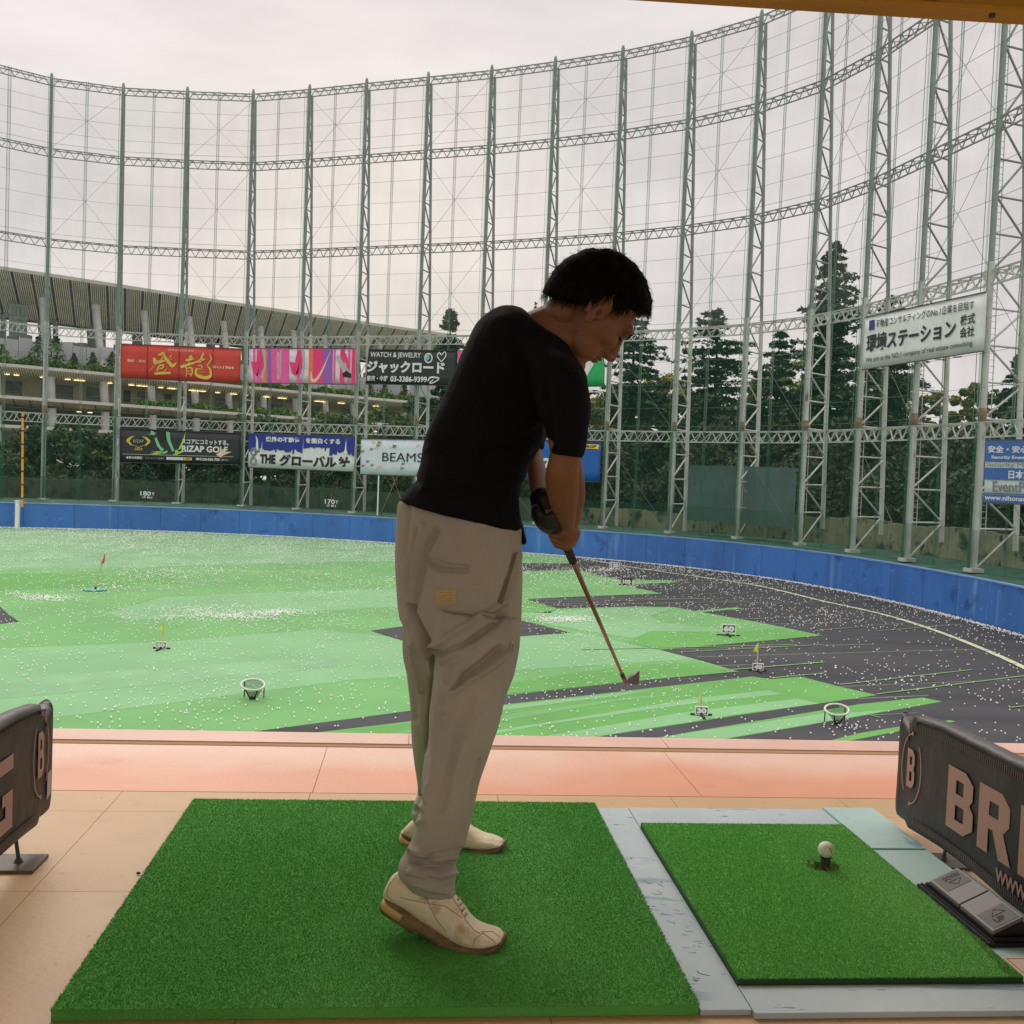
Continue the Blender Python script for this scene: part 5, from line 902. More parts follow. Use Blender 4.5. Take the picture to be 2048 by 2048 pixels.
for v0, v1, nm in ((.0, .143, 'up_pad'), (.147, .290, 'down_pad')):
    m_ = MB(); P = [SW(0, v0, -.010), SW(.072, v0, -.010), SW(.072, v1, -.010), SW(0, v1, -.010), SW(0, v0), SW(.072, v0), SW(.072, v1), SW(0, v1)]; m_.hexa(P); pd = m_.obj(nm, M_sw, t); bv = pd.modifiers.new('bevel', 'BEVEL'); bv.width = .002; bv.segments = 2
    a0, a1 = (v0+.007, v0+.078) if nm == 'up_pad' else (v1-.078, v1-.007); m_ = MB(); m_.hexa([SW(.006, a0, .0002), SW(.066, a0, .0002), SW(.066, a1, .0002), SW(.006, a1, .0002), SW(.006, a0, .001), SW(.066, a0, .001), SW(.066, a1, .001), SW(.006, a1, .001)]); m_.obj('pad_inlay', M_swd, t)
    bb = Board(SW(.006, a1, .001), SW(.066, a1, .001), SW(.066, a0, .001), SW(.006, a0, .001)); bb.n = Vector((0, 0, 1))
    if nm == 'up_pad':
        bb.text('word', 'UP', .22, .16, .62, .46, M_ink, t, .06, lift=.0006); L_ = [((.30, .56), (.56, .88)), ((.56, .88), (.82, .56)), ((.82, .56), (.30, .56))]
    else:
        bb.text('word', 'DOWN', .24, .55, .88, .86, M_ink, t, .04, lift=.0006); L_ = [((.30, .44), (.56, .14)), ((.56, .14), (.82, .44)), ((.82, .44), (.30, .44))]
    for a, c in L_: bar('arrow_line', bb.P(*a, .0006), bb.P(*c, .0006), .001, M_ink, t, w2=.0005)
m_ = MB(); P = [SW(.001, .001, -.018), SW(.088, .001, -.06), SW(.088, .289, -.06), SW(.001, .289, -.018), SW(.001, .001, -.011), SW(.088, .001, -.014), SW(.088, .289, -.014), SW(.001, .289, -.011)]; m_.hexa(P); m_.obj('housing', M_swb, t)
M_pap = mat('cream_notice', rgb(214, 190, 170), .5, .03, 5); M_redl = mat('red_border', rgb(176, 84, 66), .6); M_txt = mat('grey_notice_text', rgb(90, 80, 76), .7)
t = thing('notice', 'cream notice sheet with a thin red border at the lower right edge', 'notice', B(1.42, 2.05)); m_ = MB(); bbox(m_, 1.318, 1.56, 1.93, 2.118, .0145, .0165); m_.obj('sheet', M_pap, t)
for u0, u1, v0, v1 in ((1.33, 1.55, 2.107, 2.109), (1.33, 1.332, 1.94, 2.107), (1.33, 1.55, 1.94, 1.942)): m_ = MB(); bbox(m_, u0, u1, v0, v1, .0166, .0171); m_.obj('border_line', M_redl, t)
bb = Board(B(1.318, 2.118, .0166), B(1.56, 2.118, .0166), B(1.56, 1.93, .0166), B(1.318, 1.93, .0166)); bb.n = Vector((0, 0, 1))
for k, s_ in enumerate(['打席ボタン操作', 'ボールの高さを', '調整してください']): bb.text('notice_text', s_, .28, .72-.2*k, .9, .84-.2*k, M_txt, t, 0, lift=.0005)
m_ = MB(); p = atz(277, 1746, .004); m_.ell(p, AX, (.006, .003, .003), 8, 6); tag(m_.obj('pebble', M_blk), 'tiny dark crumb lying on the tan floor left of the big mat', 'pebble')

m_ = MB()                                                     # loose pale fibres and bits lying on the mats
for k in range(46):
    u, v = (random.uniform(-.6, .55), random.uniform(1.95, 3.1)) if k % 3 else (random.uniform(.72, 1.28), random.uniform(2.05, 2.9)); p = B(u, v, .0275); a = random.random()*6.28; d = Vector((math.cos(a), math.sin(a), .2))*random.uniform(.0015, .004); m_.tube(p-d, p+d, .0008, .0005, 4)
o = m_.obj('mat_fluff', mat('pale_fibre', rgb(150, 176, 130), .9)); tag(o, 'scattered loose pale fibres on the green mats', 'fibres', kind='stuff')
# ================================================================ THE GOLFER
M_skin = mat('skin', rgb(130, 86, 57), .55, .06, 14, .15, 200, spec=.35)
M_shirt = mat('black_cotton', rgb(14, 14, 17), .9, .15, 6, .35, 300, spec=.15); M_trou = mat('taupe_sweat_fabric', rgb(174, 166, 150), .92, .07, 5, .45, 600, spec=.1)
M_hair = mat('black_hair', rgb(11, 9, 8), .8, .2, 40, spec=.12); M_glove = mat('black_glove_leather', rgb(18, 18, 20), .55, .1, 20, .2, 80); M_gtab = mat('grey_glove_tab', rgb(104, 92, 78), .6); M_shoe = mat('cream_worn_leather', rgb(232, 216, 180), .5, .06, 18, .2, 60); second_layer(M_shoe, rgb(172, 140, 88), 16, .58, .74)
M_sole = mat('dirty_brown_sole', rgb(128, 104, 68), .75, .3, 40, .3, 120); M_trim = mat('olive_grey_shoe_trim', rgb(96, 84, 58), .6, .2, 30); M_seamd = mat('shoe_seam', rgb(172, 150, 116), .8); M_patch = mat('tan_cloth_patch', rgb(188, 164, 112), .9, .1, 150); M_shaft = mat('brushed_copper_shaft', rgb(150, 112, 92), .35, .1, 10, metal=.6); M_grip = mat('black_grip', rgb(20, 20, 20), .8); M_steelh = mat('steel_club_head', rgb(96, 94, 92), .35, .1, 20, metal=.8); M_dark = mat('dark_eye', rgb(12, 10, 10), .3); M_pock = mat('pocket_shade_tone', rgb(126, 114, 96), .95)
gp = thing('person', 'golfer in black t-shirt, taupe trousers and cream shoes swinging a club, seen from behind', 'person', B(.0, 2.5))
def rg(xl, yl, xr, yr, D, hd, n=28, e=.85, Dr=None):
    a0 = aty(xl, yl, D); a1 = aty(xr, yr, Dr or D); c = (a0+a1)/2; h = (a1-a0)/2; dv = Vector((0, 1, 0)); R = []
    for k in range(n):
        t_ = 2*math.pi*k/n; ca, sa = math.cos(t_), math.sin(t_); R.append(c+h*math.copysign(abs(ca)**e, ca)+dv*hd*math.copysign(abs(sa)**e, sa))
    return R
def resample(rings, m=4):
    """smooth in-between rings along a loft"""
    out = []
    for i in range(len(rings)-1):
        p0 = rings[max(0, i-1)]; p1 = rings[i]; p2 = rings[i+1]; p3 = rings[min(len(rings)-1, i+2)]
        for k in range(m):
            u = k/m; out.append([.5*((2*b)+(-a+c)*u+(2*a-5*b+4*c-d)*u*u+(-a+3*b-3*c+d)*u**3) for a, b, c, d in zip(p0, p1, p2, p3)])
    out.append(rings[-1]); return out
def fuse(name, mb, vox, smooth, m, parent, disp=None, it=1, sub=0):
    me = bpy.data.meshes.new('tmp'); me.from_pydata(mb.V, [], mb.F); me.update(); o = bpy.data.objects.new('tmp', me); C.objects.link(o)
    r = o.modifiers.new('r', 'REMESH'); r.mode = 'VOXEL'; r.voxel_size = vox; s = o.modifiers.new('s', 'SMOOTH'); s.factor = .5; s.iterations = smooth
    if sub: q_ = o.modifiers.new('d', 'SUBSURF'); q_.levels = sub; q_.render_levels = sub
    bpy.context.view_layer.update(); me2 = evalmesh(o); bpy.data.objects.remove(o)
    n = len(me2.vertices); co = np.empty(n*3, dtype=np.float32); me2.vertices.foreach_get('co', co); co = co.reshape(-1, 3)
    if disp is not None:
        nr = np.empty(n*3, dtype=np.float32); me2.vertices.foreach_get('normal', nr); nr = nr.reshape(-1, 3); co = co+nr*disp(co, nr)[:, None]
    base = np.array([co[:, 0].mean(), co[:, 1].mean(), co[:, 2].min()]); me2.vertices.foreach_set('co', (co-base).astype(np.float32).ravel()); me2.polygons.foreach_set('use_smooth', [True]*len(me2.polygons))
    me2.materials.clear(); me2.materials.append(m); me2.name = name; me2.update(); return put(bpy.data.objects.new(name, me2), parent, Matrix.Translation(Vector(base)))
fwd, rgt, upv = np.array(cf), np.array(cr), np.array(cu)
def projn(co): v = co-np.array([0, 0, HC]); w = v@fwd; return 1024+2048*(v@rgt)/w, 1024-2048*(v@upv)/w
def segd(px, py, pts):
    d = np.full(len(px), 1e9)
    for (x0, y0), (x1, y1) in zip(pts[:-1], pts[1:]):
        dx, dy = x1-x0, y1-y0; t_ = np.clip(((px-x0)*dx+(py-y0)*dy)/(dx*dx+dy*dy), 0, 1); d = np.minimum(d, np.hypot(px-x0-dx*t_, py-y0-dy*t_))
    return d
def fnoise(co, s, off=0.): return np.array([mnoise.noise(Vector((c[0]*s[0]+off, c[1]*s[1], c[2]*s[2]))) for c in co])
# ---- trousers
T = MB()
T.loft(resample([rg(799, 1000, 1044, 1050, 2.42, .10), rg(795, 1012, 1045, 1062, 2.42, .115), rg(791, 1062, 1046, 1108, 2.42, .125), rg(790, 1140, 1046, 1166, 2.42, .135), rg(795, 1205, 1043, 1226, 2.42, .14), rg(806, 1262, 1040, 1272, 2.42, .125), rg(822, 1300, 1032, 1300, 2.42, .09)]))
NL = [(848, 1205, 1042, 1236, 2.35, .10), (862, 1262, 1040, 1290, 2.34, .105), (868, 1318, 1029, 1345, 2.33, .10), (864, 1376, 1009, 1392, 2.31, .095), (856, 1432, 999, 1440, 2.29, .09), (853, 1490, 982, 1496, 2.27, .085), (846, 1550, 962, 1556, 2.25, .078), (840, 1610, 948, 1620, 2.235, .07), (829, 1668, 934, 1676, 2.225, .062), (812, 1704, 922, 1700, 2.222, .058), (800, 1724, 915, 1728, 2.22, .06), (796, 1744, 913, 1750, 2.218, .058), (806, 1756, 909, 1768, 2.217, .054), (816, 1768, 911, 1790, 2.217, .05)]
T.loft(resample([rg(*a) for a in NL]))
FL_ = [(797, 1190, 960, 1226, 2.50, .10), (803, 1249, 960, 1262, 2.51, .105), (806, 1316, 952, 1330, 2.54, .10), (817, 1384, 940, 1394, 2.58, .09), (822, 1451, 924, 1458, 2.63, .085), (827, 1500, 912, 1506, 2.66, .08), (834, 1552, 900, 1556, 2.70, .072), (834, 1582, 894, 1586, 2.73, .066), (829, 1605, 890, 1610, 2.75, .064), (824, 1626, 888, 1632, 2.765, .06), (829, 1640, 886, 1650, 2.77, .055)]
T.loft(resample([rg(*a) for a in FL_]))
folds = [([(816, 1215), (835, 1250), (858, 1290), (870, 1306)], -.020, 7), ([(870, 1300), (866, 1360), (858, 1430), (853, 1500)], -.010, 6), ([(872, 1292), (905, 1268), (950, 1240), (993, 1212)], .009, 8), ([(880, 1312), (930, 1290), (985, 1250), (1010, 1215)], -.009, 9), ([(884, 1322), (900, 1306), (945, 1290), (1000, 1250)], .008, 6), ([(893, 1360), (900, 1330), (915, 1318)], .009, 7), ([(904, 1386), (940, 1362), (985, 1330), (1015, 1300)], .010, 8), ([(912, 1378), (930, 1350), (960, 1330), (1000, 1296)], -.010, 9), ([(890, 1420), (905, 1390), (925, 1375)], .007, 9), ([(818, 1290), (828, 1340), (838, 1380)], .006, 8), ([(812, 1240), (830, 1270), (860, 1320), (866, 1350)], .008, 7), ([(1034, 1105), (1022, 1150), (999, 1206)], -.006, 8), ([(1040, 1110), (1030, 1160), (1008, 1215)], .006, 6), ([(860, 1128), (880, 1140), (934, 1142)], -.007, 5), ([(862, 1120), (900, 1132), (936, 1136)], .005, 5),
         ([(818, 1010), (812, 1060), (806, 1120)], -.005, 8), ([(845, 1050), (832, 1090), (822, 1150)], .006, 9), ([(872, 1060), (850, 1100), (838, 1160), (826, 1215)], -.008, 10), ([(835, 1060), (822, 1110), (812, 1180)], -.005, 8), ([(885, 1200), (880, 1240), (872, 1290)], .004, 10), ([(990, 1390), (965, 1430), (930, 1490), (905, 1560)], .005, 12), ([(945, 1400), (920, 1450), (900, 1540), (880, 1620)], -.006, 14), ([(880, 1400), (872, 1460), (866, 1540), (860, 1600)], .005, 12), ([(800, 1250), (812, 1300), (825, 1380), (830, 1440)], -.005, 9),
         ([(820, 1700), (850, 1703), (885, 1697), (924, 1686)], .006, 4), ([(818, 1712), (846, 1722), (862, 1712)], -.010, 6), ([(822, 1722), (850, 1733), (885, 1735), (912, 1728)], -.012, 6), ([(830, 1708), (870, 1716), (905, 1712)], .008, 6), ([(820, 1744), (850, 1750), (880, 1752), (910, 1744)], .009, 6), ([(850, 1748), (875, 1758), (905, 1752)], -.010, 5), ([(826, 1764), (860, 1776), (895, 1786)], .006, 6), ([(834, 1590), (850, 1600)], -.01, 5), ([(832, 1606), (850, 1615)], .006, 5), ([(828, 1620), (848, 1628)], -.008, 5), ([(838, 1645), (850, 1640), (856, 1600), (862, 1570)], .005, 7),
         ([(960, 1520), (950, 1560), (945, 1600)], -.005, 6), ([(1020, 1250), (1012, 1300), (1000, 1350)], .004, 10)]
def tdisp(co, nr):
    px, py = projn(co); back = np.clip(-nr@np.array([0, 1, 0])*1.6+.25, 0, 1); far_ = (co[:, 1] > 2.47) & (py > 1290); d = np.zeros(len(co))
    for pts, a, w in folds: d += a*1.8*np.exp(-(segd(px, py, pts)/(w*.72))**2)*back
    d += .0045*fnoise(co, (9, 9, 5))+.003*fnoise(co, (24, 24, 12), 5.); return d
fuse('trousers', T, .0046, 4, M_trou, gp, tdisp)
def skinpatch(name, quad, Dguess, m, lift=.004, part=None, nx=6, ny=5):
    """a piece of cloth sewn on: laid over the surface of the named part"""
    o = [c for c in gp.children if c.name.startswith(part)][0]; bpy.context.view_layer.update(); V = []; F = []; inv_ = o.matrix_world.inverted()
    for j in range(ny+1):
        for i in range(nx+1):
            a, b_ = i/nx, j/ny; x = (quad[0][0]*(1-a)+quad[1][0]*a)*(1-b_)+(quad[3][0]*(1-a)+quad[2][0]*a)*b_; y = (quad[0][1]*(1-a)+quad[1][1]*a)*(1-b_)+(quad[3][1]*(1-a)+quad[2][1]*a)*b_; d = ray(x, y).normalized(); ok, loc, nn, _ = o.ray_cast(inv_@Vector((0, 0, HC)), (inv_.to_3x3()@d).normalized())
            p = (o.matrix_world@loc-d*lift) if ok else aty(x, y, Dguess); V.append(p)
    n1 = nx+1; F = [(j*n1+i, j*n1+i+1, (j+1)*n1+i+1, (j+1)*n1+i) for j in range(ny) for i in range(nx)]; n0 = len(V); V2 = V+[v+Vector((0, .006, 0)) for v in V]
    F2 = [tuple(n0+k for k in f)[::-1] for f in F]; E_ = [(i, i+1) for i in range(nx)]+[(ny*n1+i+1, ny*n1+i) for i in range(nx)]+[((j+1)*n1, j*n1) for j in range(ny)]+[(j*n1+nx, (j+1)*n1+nx) for j in range(ny)]; F3 = [(b_, a, n0+a, n0+b_) for a, b_ in E_]
    return mesh(name, V2, F+F2+F3, m, gp, False)
skinpatch('label_patch', [(871, 1178), (911, 1179), (912, 1209), (872, 1207)], 2.3, M_patch, .003, 'trousers')
for k in range(4): skinpatch('label_stitching', [(874, 1184+6*k), (908, 1184.6+6*k), (908, 1185.6+6*k), (874, 1185+6*k)], 2.3, M_seamd, .0042, 'trousers', 4, 1)
skinpatch('small_tag', [(947, 1171), (957, 1168), (958, 1171.5), (948, 1175)], 2.3, M_patch, .003, 'trousers', 3, 1); skinpatch('side_mark', [(1018, 1300), (1021, 1299), (1027, 1278), (1024, 1280)], 2.3, M_patch, .003, 'trousers', 2, 4); skinpatch('side_mark', [(1024, 1280), (1027, 1279), (1030, 1302), (1027, 1303)], 2.3, M_patch, .003, 'trousers', 2, 4)
skinpatch('pocket_shade_strip', [(1028, 1106), (1036, 1103), (1004, 1208), (997, 1203)], 2.35, M_pock, .002, 'trousers', 2, 10)  # darker strip laid over the pocket slit, shade put into its colour
# ---- t-shirt
S_ = MB()
S_.loft(resample([rg(800, 1004, 1046, 1064, 2.42, .10), rg(802, 1000, 1046, 1058, 2.42, .125), rg(822, 972, 1040, 1018, 2.42, .13), rg(842, 925, 1042, 975, 2.42, .135), rg(852, 878, 1062, 930, 2.42, .14), rg(868, 835, 1090, 880, 2.42, .15), rg(890, 785, 1118, 828, 2.42, .16), rg(915, 728, 1140, 770, 2.41, .165), rg(938, 678, 1150, 728, 2.40, .16), rg(962, 640, 1140, 700, 2.39, .14), rg(992, 619, 1118, 684, 2.38, .11), rg(1020, 614, 1098, 674, 2.37, .08), rg(1040, 618, 1086, 662, 2.37, .055)]))
S_.loft(resample([rg(1020, 670, 1150, 716, 2.31, .07), rg(1046, 705, 1166, 738, 2.27, .082), rg(1062, 745, 1176, 768, 2.25, .085), rg(1074, 795, 1180, 806, 2.25, .078), rg(1084, 845, 1179, 850, 2.26, .07), rg(1094, 884, 1174, 886, 2.27, .062), rg(1101, 906, 1167, 912, 2.275, .058), rg(1103, 911, 1165, 916, 2.275, .05)]))
S_.loft(resample([rg(1030, 690, 1130, 760, 2.5, .08), rg(1040, 760, 1120, 800, 2.58, .08), rg(1020, 850, 1100, 880, 2.6, .075), rg(1030, 885, 1085, 900, 2.6, .06)]))
S_.loft([rg(1020, 1010, 1047, 1050, 2.44, .06, 12), rg(1030, 1050, 1053, 1080, 2.44, .04, 12), rg(1040, 1085, 1051, 1092, 2.44, .02, 12)])
def sdisp(co, nr):
    px, py = projn(co); d = .0035*fnoise(co, (8, 8, 12), 3)+.0022*fnoise(co, (22, 22, 30), 9)
    for pts, a, w in [([(830, 960), (900, 985), (1000, 1000)], -.006, 9), ([(860, 900), (940, 940), (1040, 950)], .007, 10), ([(1080, 860), (1020, 900), (960, 915)], -.008, 9), ([(1095, 820), (1040, 850), (960, 860)], .006, 9), ([(1090, 760), (1100, 830), (1098, 890)], -.010, 8), ([(980, 680), (1040, 740), (1080, 800)], .005, 12), ([(850, 960), (842, 985)], .006, 8)]: d += a*np.exp(-(segd(px, py, pts)/w)**2)
    return d
fuse('t_shirt', S_, .006, 4, M_shirt, gp, sdisp)
# ---- head frame
HCN = aty(1178, 619, 2.36)
def imgdir(rx, uy, dep): return cr*rx+cu*uy+cf*dep
Fh = imgdir(.61, -.71, .34).normalized(); Uh = imgdir(.75, .65, 0); Uh = (Uh-Fh*Uh.dot(Fh)).normalized(); Rh = Fh.cross(Uh).normalized()
def H(a, c, b): return HCN+Fh*a+Rh*c+Uh*b
HA = (Fh, Rh, Uh); HD = MB()
def he(a, c, b, ra, rc, rb, nu=20, nv=14): HD.ell(H(a, c, b), HA, (ra, rc, rb), nu, nv)
he(-.008, 0, .045, .098, .077, .088); he(.032, 0, -.01, .070, .066, .085); he(.040, 0, -.066, .052, .052, .046); he(.082, 0, -.098, .020, .022, .017); he(.088, 0, .038, .022, .050, .018)
for s in (-1, 1): he(.066, s*.045, -.014, .028, .022, .022); he(.045, s*.046, -.062, .04, .014, .03); he(.084, s*.031, .006, .013, .014, .010)
HD.loft([[H(a+r*math.cos(t_), r*1.0*math.sin(t_), b) for t_ in [6.2832*k/12 for k in range(12)]] for a, b, r in [(.092, .035, .010), (.100, .018, .011), (.108, .0, .012), (.117, -.018, .013), (.121, -.028, .014), (.114, -.037, .012), (.1, -.04, .010)]])
for s in (-1, 1): he(.108, s*.013, -.031, .012, .009, .009)
he(.097, 0, -.050, .012, .026, .007); he(.094, 0, -.062, .012, .023, .0075); he(.088, 0, -.056, .010, .026, .014)
# neck
he(-.040, 0, -.048, .036, .05, .046)
nk = []
for k, (a, c, b, r1, r2) in enumerate([(-.025, 0, -.02, .062, .058), (-.035, 0, -.055, .058, .056), (-.06, .0, -.085, .058, .058), (-.095, .0, -.11, .062, .064), (-.135, .005, -.135, .07, .075), (-.17, .01, -.165, .075, .08)]):
    c0 = H(a, c, b); ax1 = (Fh*.75-Uh*.65).normalized(); ax1 = (Fh*.5-Uh*.15+Vector((0, 0, 0))).normalized(); pass
HD.loft(resample([rg(1112, 604, 1190, 700, 2.37, .04, 20, 1), rg(1094, 607, 1180, 708, 2.37, .05, 20, 1), rg(1072, 616, 1160, 714, 2.37, .06, 20, 1), rg(1046, 628, 1140, 722, 2.375, .064, 20, 1), rg(1018, 650, 1112, 734, 2.38, .07, 20, 1)], 3))
# arms
HD.loft(resample([rg(1104, 880, 1168, 884, 2.275, .036, 20, 1), rg(1100, 905, 1163, 912, 2.275, .04, 20, 1), rg(1091, 945, 1158, 948, 2.28, .042, 20, 1), rg(1091, 975, 1158, 978, 2.305, .04, 20, 1), rg(1097, 1003, 1155, 1008, 2.34, .034, 20, 1), rg(1105, 1028, 1152, 1034, 2.375, .028, 20, 1), rg(1110, 1046, 1148, 1052, 2.41, .024, 20, 1), rg(1113, 1062, 1144, 1068, 2.44, .021, 20, 1)], 4))
HD.loft(resample([rg(1128, 905, 1162, 912, 2.33, .03, 16, 1), rg(1128, 945, 1168, 950, 2.34, .034, 16, 1), rg(1124, 980, 1171, 990, 2.37, .036, 16, 1), rg(1122, 1020, 1165, 1026, 2.41, .03, 16, 1), rg(1118, 1046, 1156, 1056, 2.44, .024, 16, 1)], 4))
HD.loft(resample([rg(1030, 880, 1082, 900, 2.58, .035, 16, 1), rg(1046, 915, 1092, 935, 2.54, .034, 16, 1), rg(1054, 950, 1102, 972, 2.49, .032, 16, 1), rg(1060, 982, 1104, 1002, 2.44, .028, 16, 1), rg(1072, 1010, 1108, 1022, 2.41, .024, 16, 1)], 4))
# club line
G0 = aty(1096, 1008, 2.37); G1 = aty(1250, 1362, 3.12); gx = (G1-G0).normalized(); glen = (G1-G0).length
side_a = (cr-gx*cr.dot(gx)).normalized(); side_b = gx.cross(side_a)
def hand(mb, s0, palm, curl0, thumbside, r=.0088):
    """a hand closed on the grip: palm beside it, four unequal fingers round it, thumb along it"""
    pd_ = (side_a*math.cos(palm)+side_b*math.sin(palm)); c = G0+gx*(s0+.038)+pd_*.027; q = gx.cross(pd_)
    mb.ell(c, (gx, q, pd_), (.046, .036, .020), 16, 10)
    for f, (ds, ln, rr_) in enumerate([(0.0, 4.0, .0080), (.020, 4.5, .0090), (.040, 4.6, .0092), (.059, 4.2, .0088)]):
        P = []
        for k in range(11):
            a = palm+curl0*(.65+ln*k/10); rad_ = .0245-.0012*k*.4+(.012*max(0, 1-k/2)); P.append((G0+gx*(s0+.006+ds+.004*math.sin(k*.5))+(side_a*math.cos(a)+side_b*math.sin(a))*rad_, rr_*(1.12-.035*k)+(.0012 if k in (3, 7) else 0)))
        for (p, r0), (q2, r1) in zip(P[:-1], P[1:]): mb.tube(p, q2, r0, r1, 10); mb.ell(q2, AX, (r1, r1, r1), 8, 6)
    a = palm-curl0*.9; P = [(c+gx*.0-q*curl0*.02, .013), (G0+gx*(s0+.055)+(side_a*math.cos(a)+side_b*math.sin(a))*.030, .0115), (G0+gx*(s0+.078)+(side_a*math.cos(a-.25*curl0)+side_b*math.sin(a-.25*curl0))*.025, .0105), (G0+gx*(s0+.098)+(side_a*math.cos(a-.4*curl0)+side_b*math.sin(a-.4*curl0))*.0215, .009)]
    for (p, r0), (q2, r1) in zip(P[:-1], P[1:]): mb.tube(p, q2, r0, r1, 10); mb.ell(q2, AX, (r1, r1, r1), 8, 6)
    return c
GLV = MB(); cl_ = hand(GLV, .0, 2.6, -1, 1); cR = hand(HD, .078, .35, 1, 1)
w0 = sum((Vector(p) for p in rg(1112, 1056, 1146, 1062, 2.43, .024, 20, 1)), Vector())/20; HD.tube(w0+(w0-cR)*.5, cR, .023, .026, 14); HD.ell(cR, AX, (.026, .026, .026)); w1 = sum((Vector(p) for p in rg(1120, 1046, 1154, 1056, 2.44, .024, 16, 1)), Vector())/16; HD.tube(w1, cR, .02, .02, 12)
w2 = sum((Vector(p) for p in rg(1072, 1010, 1108, 1022, 2.41, .024, 16, 1)), Vector())/16; GLV.tube(aty(1083, 992, 2.44), w2, .031, .031, 14); GLV.tube(w2, cl_, .030, .028, 14)
# shoulders and chest under the shirt join head, neck and arms into one body; legs under the trousers
HD.loft(resample([rg(960, 760, 1090, 800, 2.42, .09), rg(985, 690, 1110, 740, 2.41, .09), rg(1020, 650, 1105, 705, 2.39, .07), rg(1050, 636, 1100, 680, 2.38, .05)])); HD.tube(aty(1070, 740, 2.36), aty(1128, 800, 2.28), .06, .05, 14); HD.tube(aty(1128, 800, 2.28), aty(1131, 900, 2.275), .05, .036, 14); HD.tube(aty(1060, 740, 2.44), aty(1056, 890, 2.58), .055, .035, 14)
HD.tube(aty(1010, 740, 2.42), aty(920, 1010, 2.43), .10, .085, 16); HD.tube(aty(920, 1010, 2.43), aty(935, 1100, 2.42), .085, .06, 16); HD.tube(aty(945, 1090, 2.40), aty(930, 1320, 2.35), .06, .05, 14); HD.tube(aty(930, 1320, 2.35), aty(868, 1740, 2.22), .05, .03, 14); HD.tube(aty(890, 1080, 2.46), aty(880, 1330, 2.55), .06, .045, 14); HD.tube(aty(880, 1330, 2.55), aty(858, 1640, 2.77), .05, .03, 14)
def bdisp(co, nr):
    v = co-np.array(HCN); a, c, b = v@np.array(Fh), v@np.array(Rh), v@np.array(Uh); d = np.zeros(len(co))
    for s in (-1, 1): d += -.007*np.exp(-(((a-.088)/.02)**2+((c-s*.031)/.016)**2+((b-.014)/.010)**2)); d += .003*np.exp(-(((a-.094)/.02)**2+((c-s*.031)/.013)**2+((b-.004)/.006)**2)); d += -.004*np.exp(-(((a-.095)/.03)**2+((c-s*.026)/.006)**2+((b+.045)/.02)**2))
    d += -.0035*np.exp(-(((a-.105)/.02)**2+((b+.056)/.0022)**2+(c/.024)**2)); return d
fuse('body', HD, .0034, 7, M_skin, gp, bdisp); fuse('glove', GLV, .0032, 3, M_glove, gp)
m_ = MB(); gq = [aty(1086, 1000, 2.385), aty(1100, 1003, 2.385), aty(1107, 1032, 2.355), aty(1093, 1036, 2.355)]; m_.hexa([p+Vector((0, .006, 0)) for p in gq]+[p-Vector((0, .004, 0)) for p in gq]); m_.obj('glove_tab', M_gtab, gp)
# ear with rim, bowl and lobe
rim = [(-.015, -.016), (-.025, .006), (-.024, .029), (-.010, .043), (.008, .042), (.017, .030), (.015, .016)]
for s in (1, -1):
    E_ = MB(); P = [H(a-.006, s*(.083+.006*math.sin(i)*.3), b-.008) for i, (a, b) in enumerate(rim)]
    for p, q in zip(P[:-1], P[1:]): E_.tube(p, q, .0048, .0048, 8); E_.ell(q, AX, (.0048,)*3, 8, 6)
    E_.ell(H(-.008, s*.0785, .006), HA, (.022, .0048, .031), 16, 10); E_.ell(H(-.006, s*.080, -.026), HA, (.010, .0055, .012), 12, 8); E_.ell(H(.010, s*.079, -.003), HA, (.006, .005, .010), 10, 6); fuse('ear', E_, .0019, 2, M_skin, gp)
for s in (1, -1):
    m_ = MB(); m_.ell(H(-.001, s*.0835, -.002), HA, (.0055, .0012, .009), 10, 6); m_.obj('ear_shade', mat('ear_shadow_skin', rgb(96, 52, 34), .8), gp)  # dark spot on the ear, the hollow's shade put into its colour
for s in (-1, 1):
    m_ = MB(); m_.ell(H(.0905, s*.031, .008), HA, (.0085, .0125, .006), 12, 8); m_.obj('eye', M_dark, gp); m_ = MB()
    for k in range(9): c = s*(.019+.003*k); m_.tube(H(.097-.0012*k, c, .006), H(.106-.0012*k, c+s*.001, .001), .0008, .0002, 4)
    for k in range(40): c = s*(.014+.034*random.random()); p = H(.108-.012*abs(abs(c)-.02)/.03-.0005, c, .028+.006*random.random()-.06*max(0, abs(c)-.035)); m_.tube(p, p+Rh*s*.007+Uh*.001, .0007, .0003, 3)
    m_.obj('eyebrow_and_lashes', M_hair, gp)
m_ = MB(); m_.ell(H(.103, 0, -.051), HA, (.0075, .021, .0042), 14, 8); m_.ell(H(.100, 0, -.0605), HA, (.0075, .018, .0048), 14, 8); m_.obj('lips', mat('lips', rgb(150, 84, 68), .5), gp)
